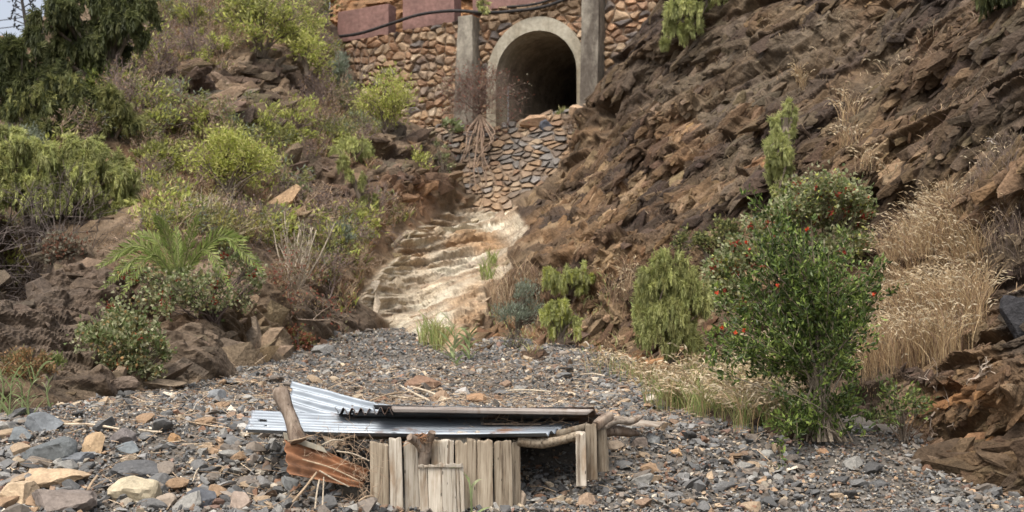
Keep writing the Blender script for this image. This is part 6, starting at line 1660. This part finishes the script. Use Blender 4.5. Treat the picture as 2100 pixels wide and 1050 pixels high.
for k, (x0, y0, x1, y1, r_, up_, lab) in enumerate(STK):
    Y0, Y1 = gravelY(x0, y0), gravelY(x1, y1)
    if up_: Y1 = Y0 + 0.12; 
    if 575 < x0 < 760 and y0 > 890: Y0 = 8.60; Y1 = 8.66
    a, b = at(x0, y0, Y0), at(x1, y1, Y1)
    if not up_: a[2] += 0.035; b[2] += 0.035
    m_ = (a + b) / 2 + np.array([0, -0.01, 0.015]) * (1 if k % 2 else -0.3)
    tag(MB().tube(path([a, m_, b], 8), np.array([1, 1, 1.05, 1, 1, 1.05, 1, 0.85]) * r_ * 0.75, 6, 0.1, True, (0.50, 0.42, 0.31) if k % 3 else (0.40, 0.30, 0.2)).build('dry_cane', M_BARK, None), lab, 'cane')
log('driftwood_root', 'flared grey driftwood root lying left of the leaning post', [(380, 850, 11.2), (405, 846, 11.15), (440, 845, 11.1), (490, 843, 11.0)], [0.055, 0.045, 0.022, 0.01], mat=M_DRIFT, seed=14, n=9, rough=0.4)
log('driftwood_branch', 'curved brown board-like driftwood on the gravel behind the roof at right', [(1097, 780, 15.2), (1125, 777, 15.2), (1162, 788, 15.0)], [0.035, 0.04, 0.015], mat=M_DRIFT, seed=15, n=6, rough=0.6)
# litter of straw and twigs on the gravel
mb = MB(); k = 3600
Ys = rng.uniform(8.5, 15, k); Xs = rng.normal(size=k) * 1.6 - 0.9
ok = np.abs(Xs) < 0.38 * Ys; Xs, Ys = Xs[ok], Ys[ok]; k = len(Xs)
Zs = gz(Xs, Ys) + 0.02 + 0.03 * rng.random(k)
an = rng.random(k) * 6.283; ln = 0.02 + 0.2 * rng.random(k) ** 2
A = np.stack([Xs, Ys, Zs], -1); d = np.stack([np.cos(an), np.sin(an), rng.normal(size=k) * 0.25], -1) * ln[:, None]
ins = (Xs > -1.0) & (Xs < .5) & (Ys > 8.6) & (Ys < 10.0)
sticks(mb, A[~ins], (A + d)[~ins], 0.0030, 0.0018, pick([(0.46, 0.36, 0.25), (0.34, 0.25, 0.17), (0.22, 0.15, 0.1)], int((~ins).sum())))
# tangled straw caught on the rusted sheet and beam
for (x, y, Y, n_s, sx, sz) in ((680, 905, 8.8, 90, 0.10, 0.04), (740, 960, 8.85, 60, 0.06, 0.10), (725, 940, 8.8, 45, 0.08, 0.10), (748, 1000, 8.8, 60, 0.05, 0.08), (870, 815, 12.6, 200, 0.5, 0.05), (1080, 868, 9.3, 120, 0.2, 0.01)):
    c = at(x, y, Y); A = c + rng.normal(size=(n_s, 3)) * np.array([sx, 0.06, sz]); d = rng.normal(size=(n_s, 3)) * np.array([0.05, 0.02, 0.05]) + np.array([0, 0, -0.01])
    sticks(mb, A, A + d, 0.0014, 0.0008, pick([(0.46, 0.35, 0.24), (0.30, 0.21, 0.14), (0.38, 0.28, 0.19)], n_s))
tag(mb.build('straw_litter', M_BARK, None), 'fine straw and twig litter strewn over the gravel round the shelter', 'straw', kind='stuff')
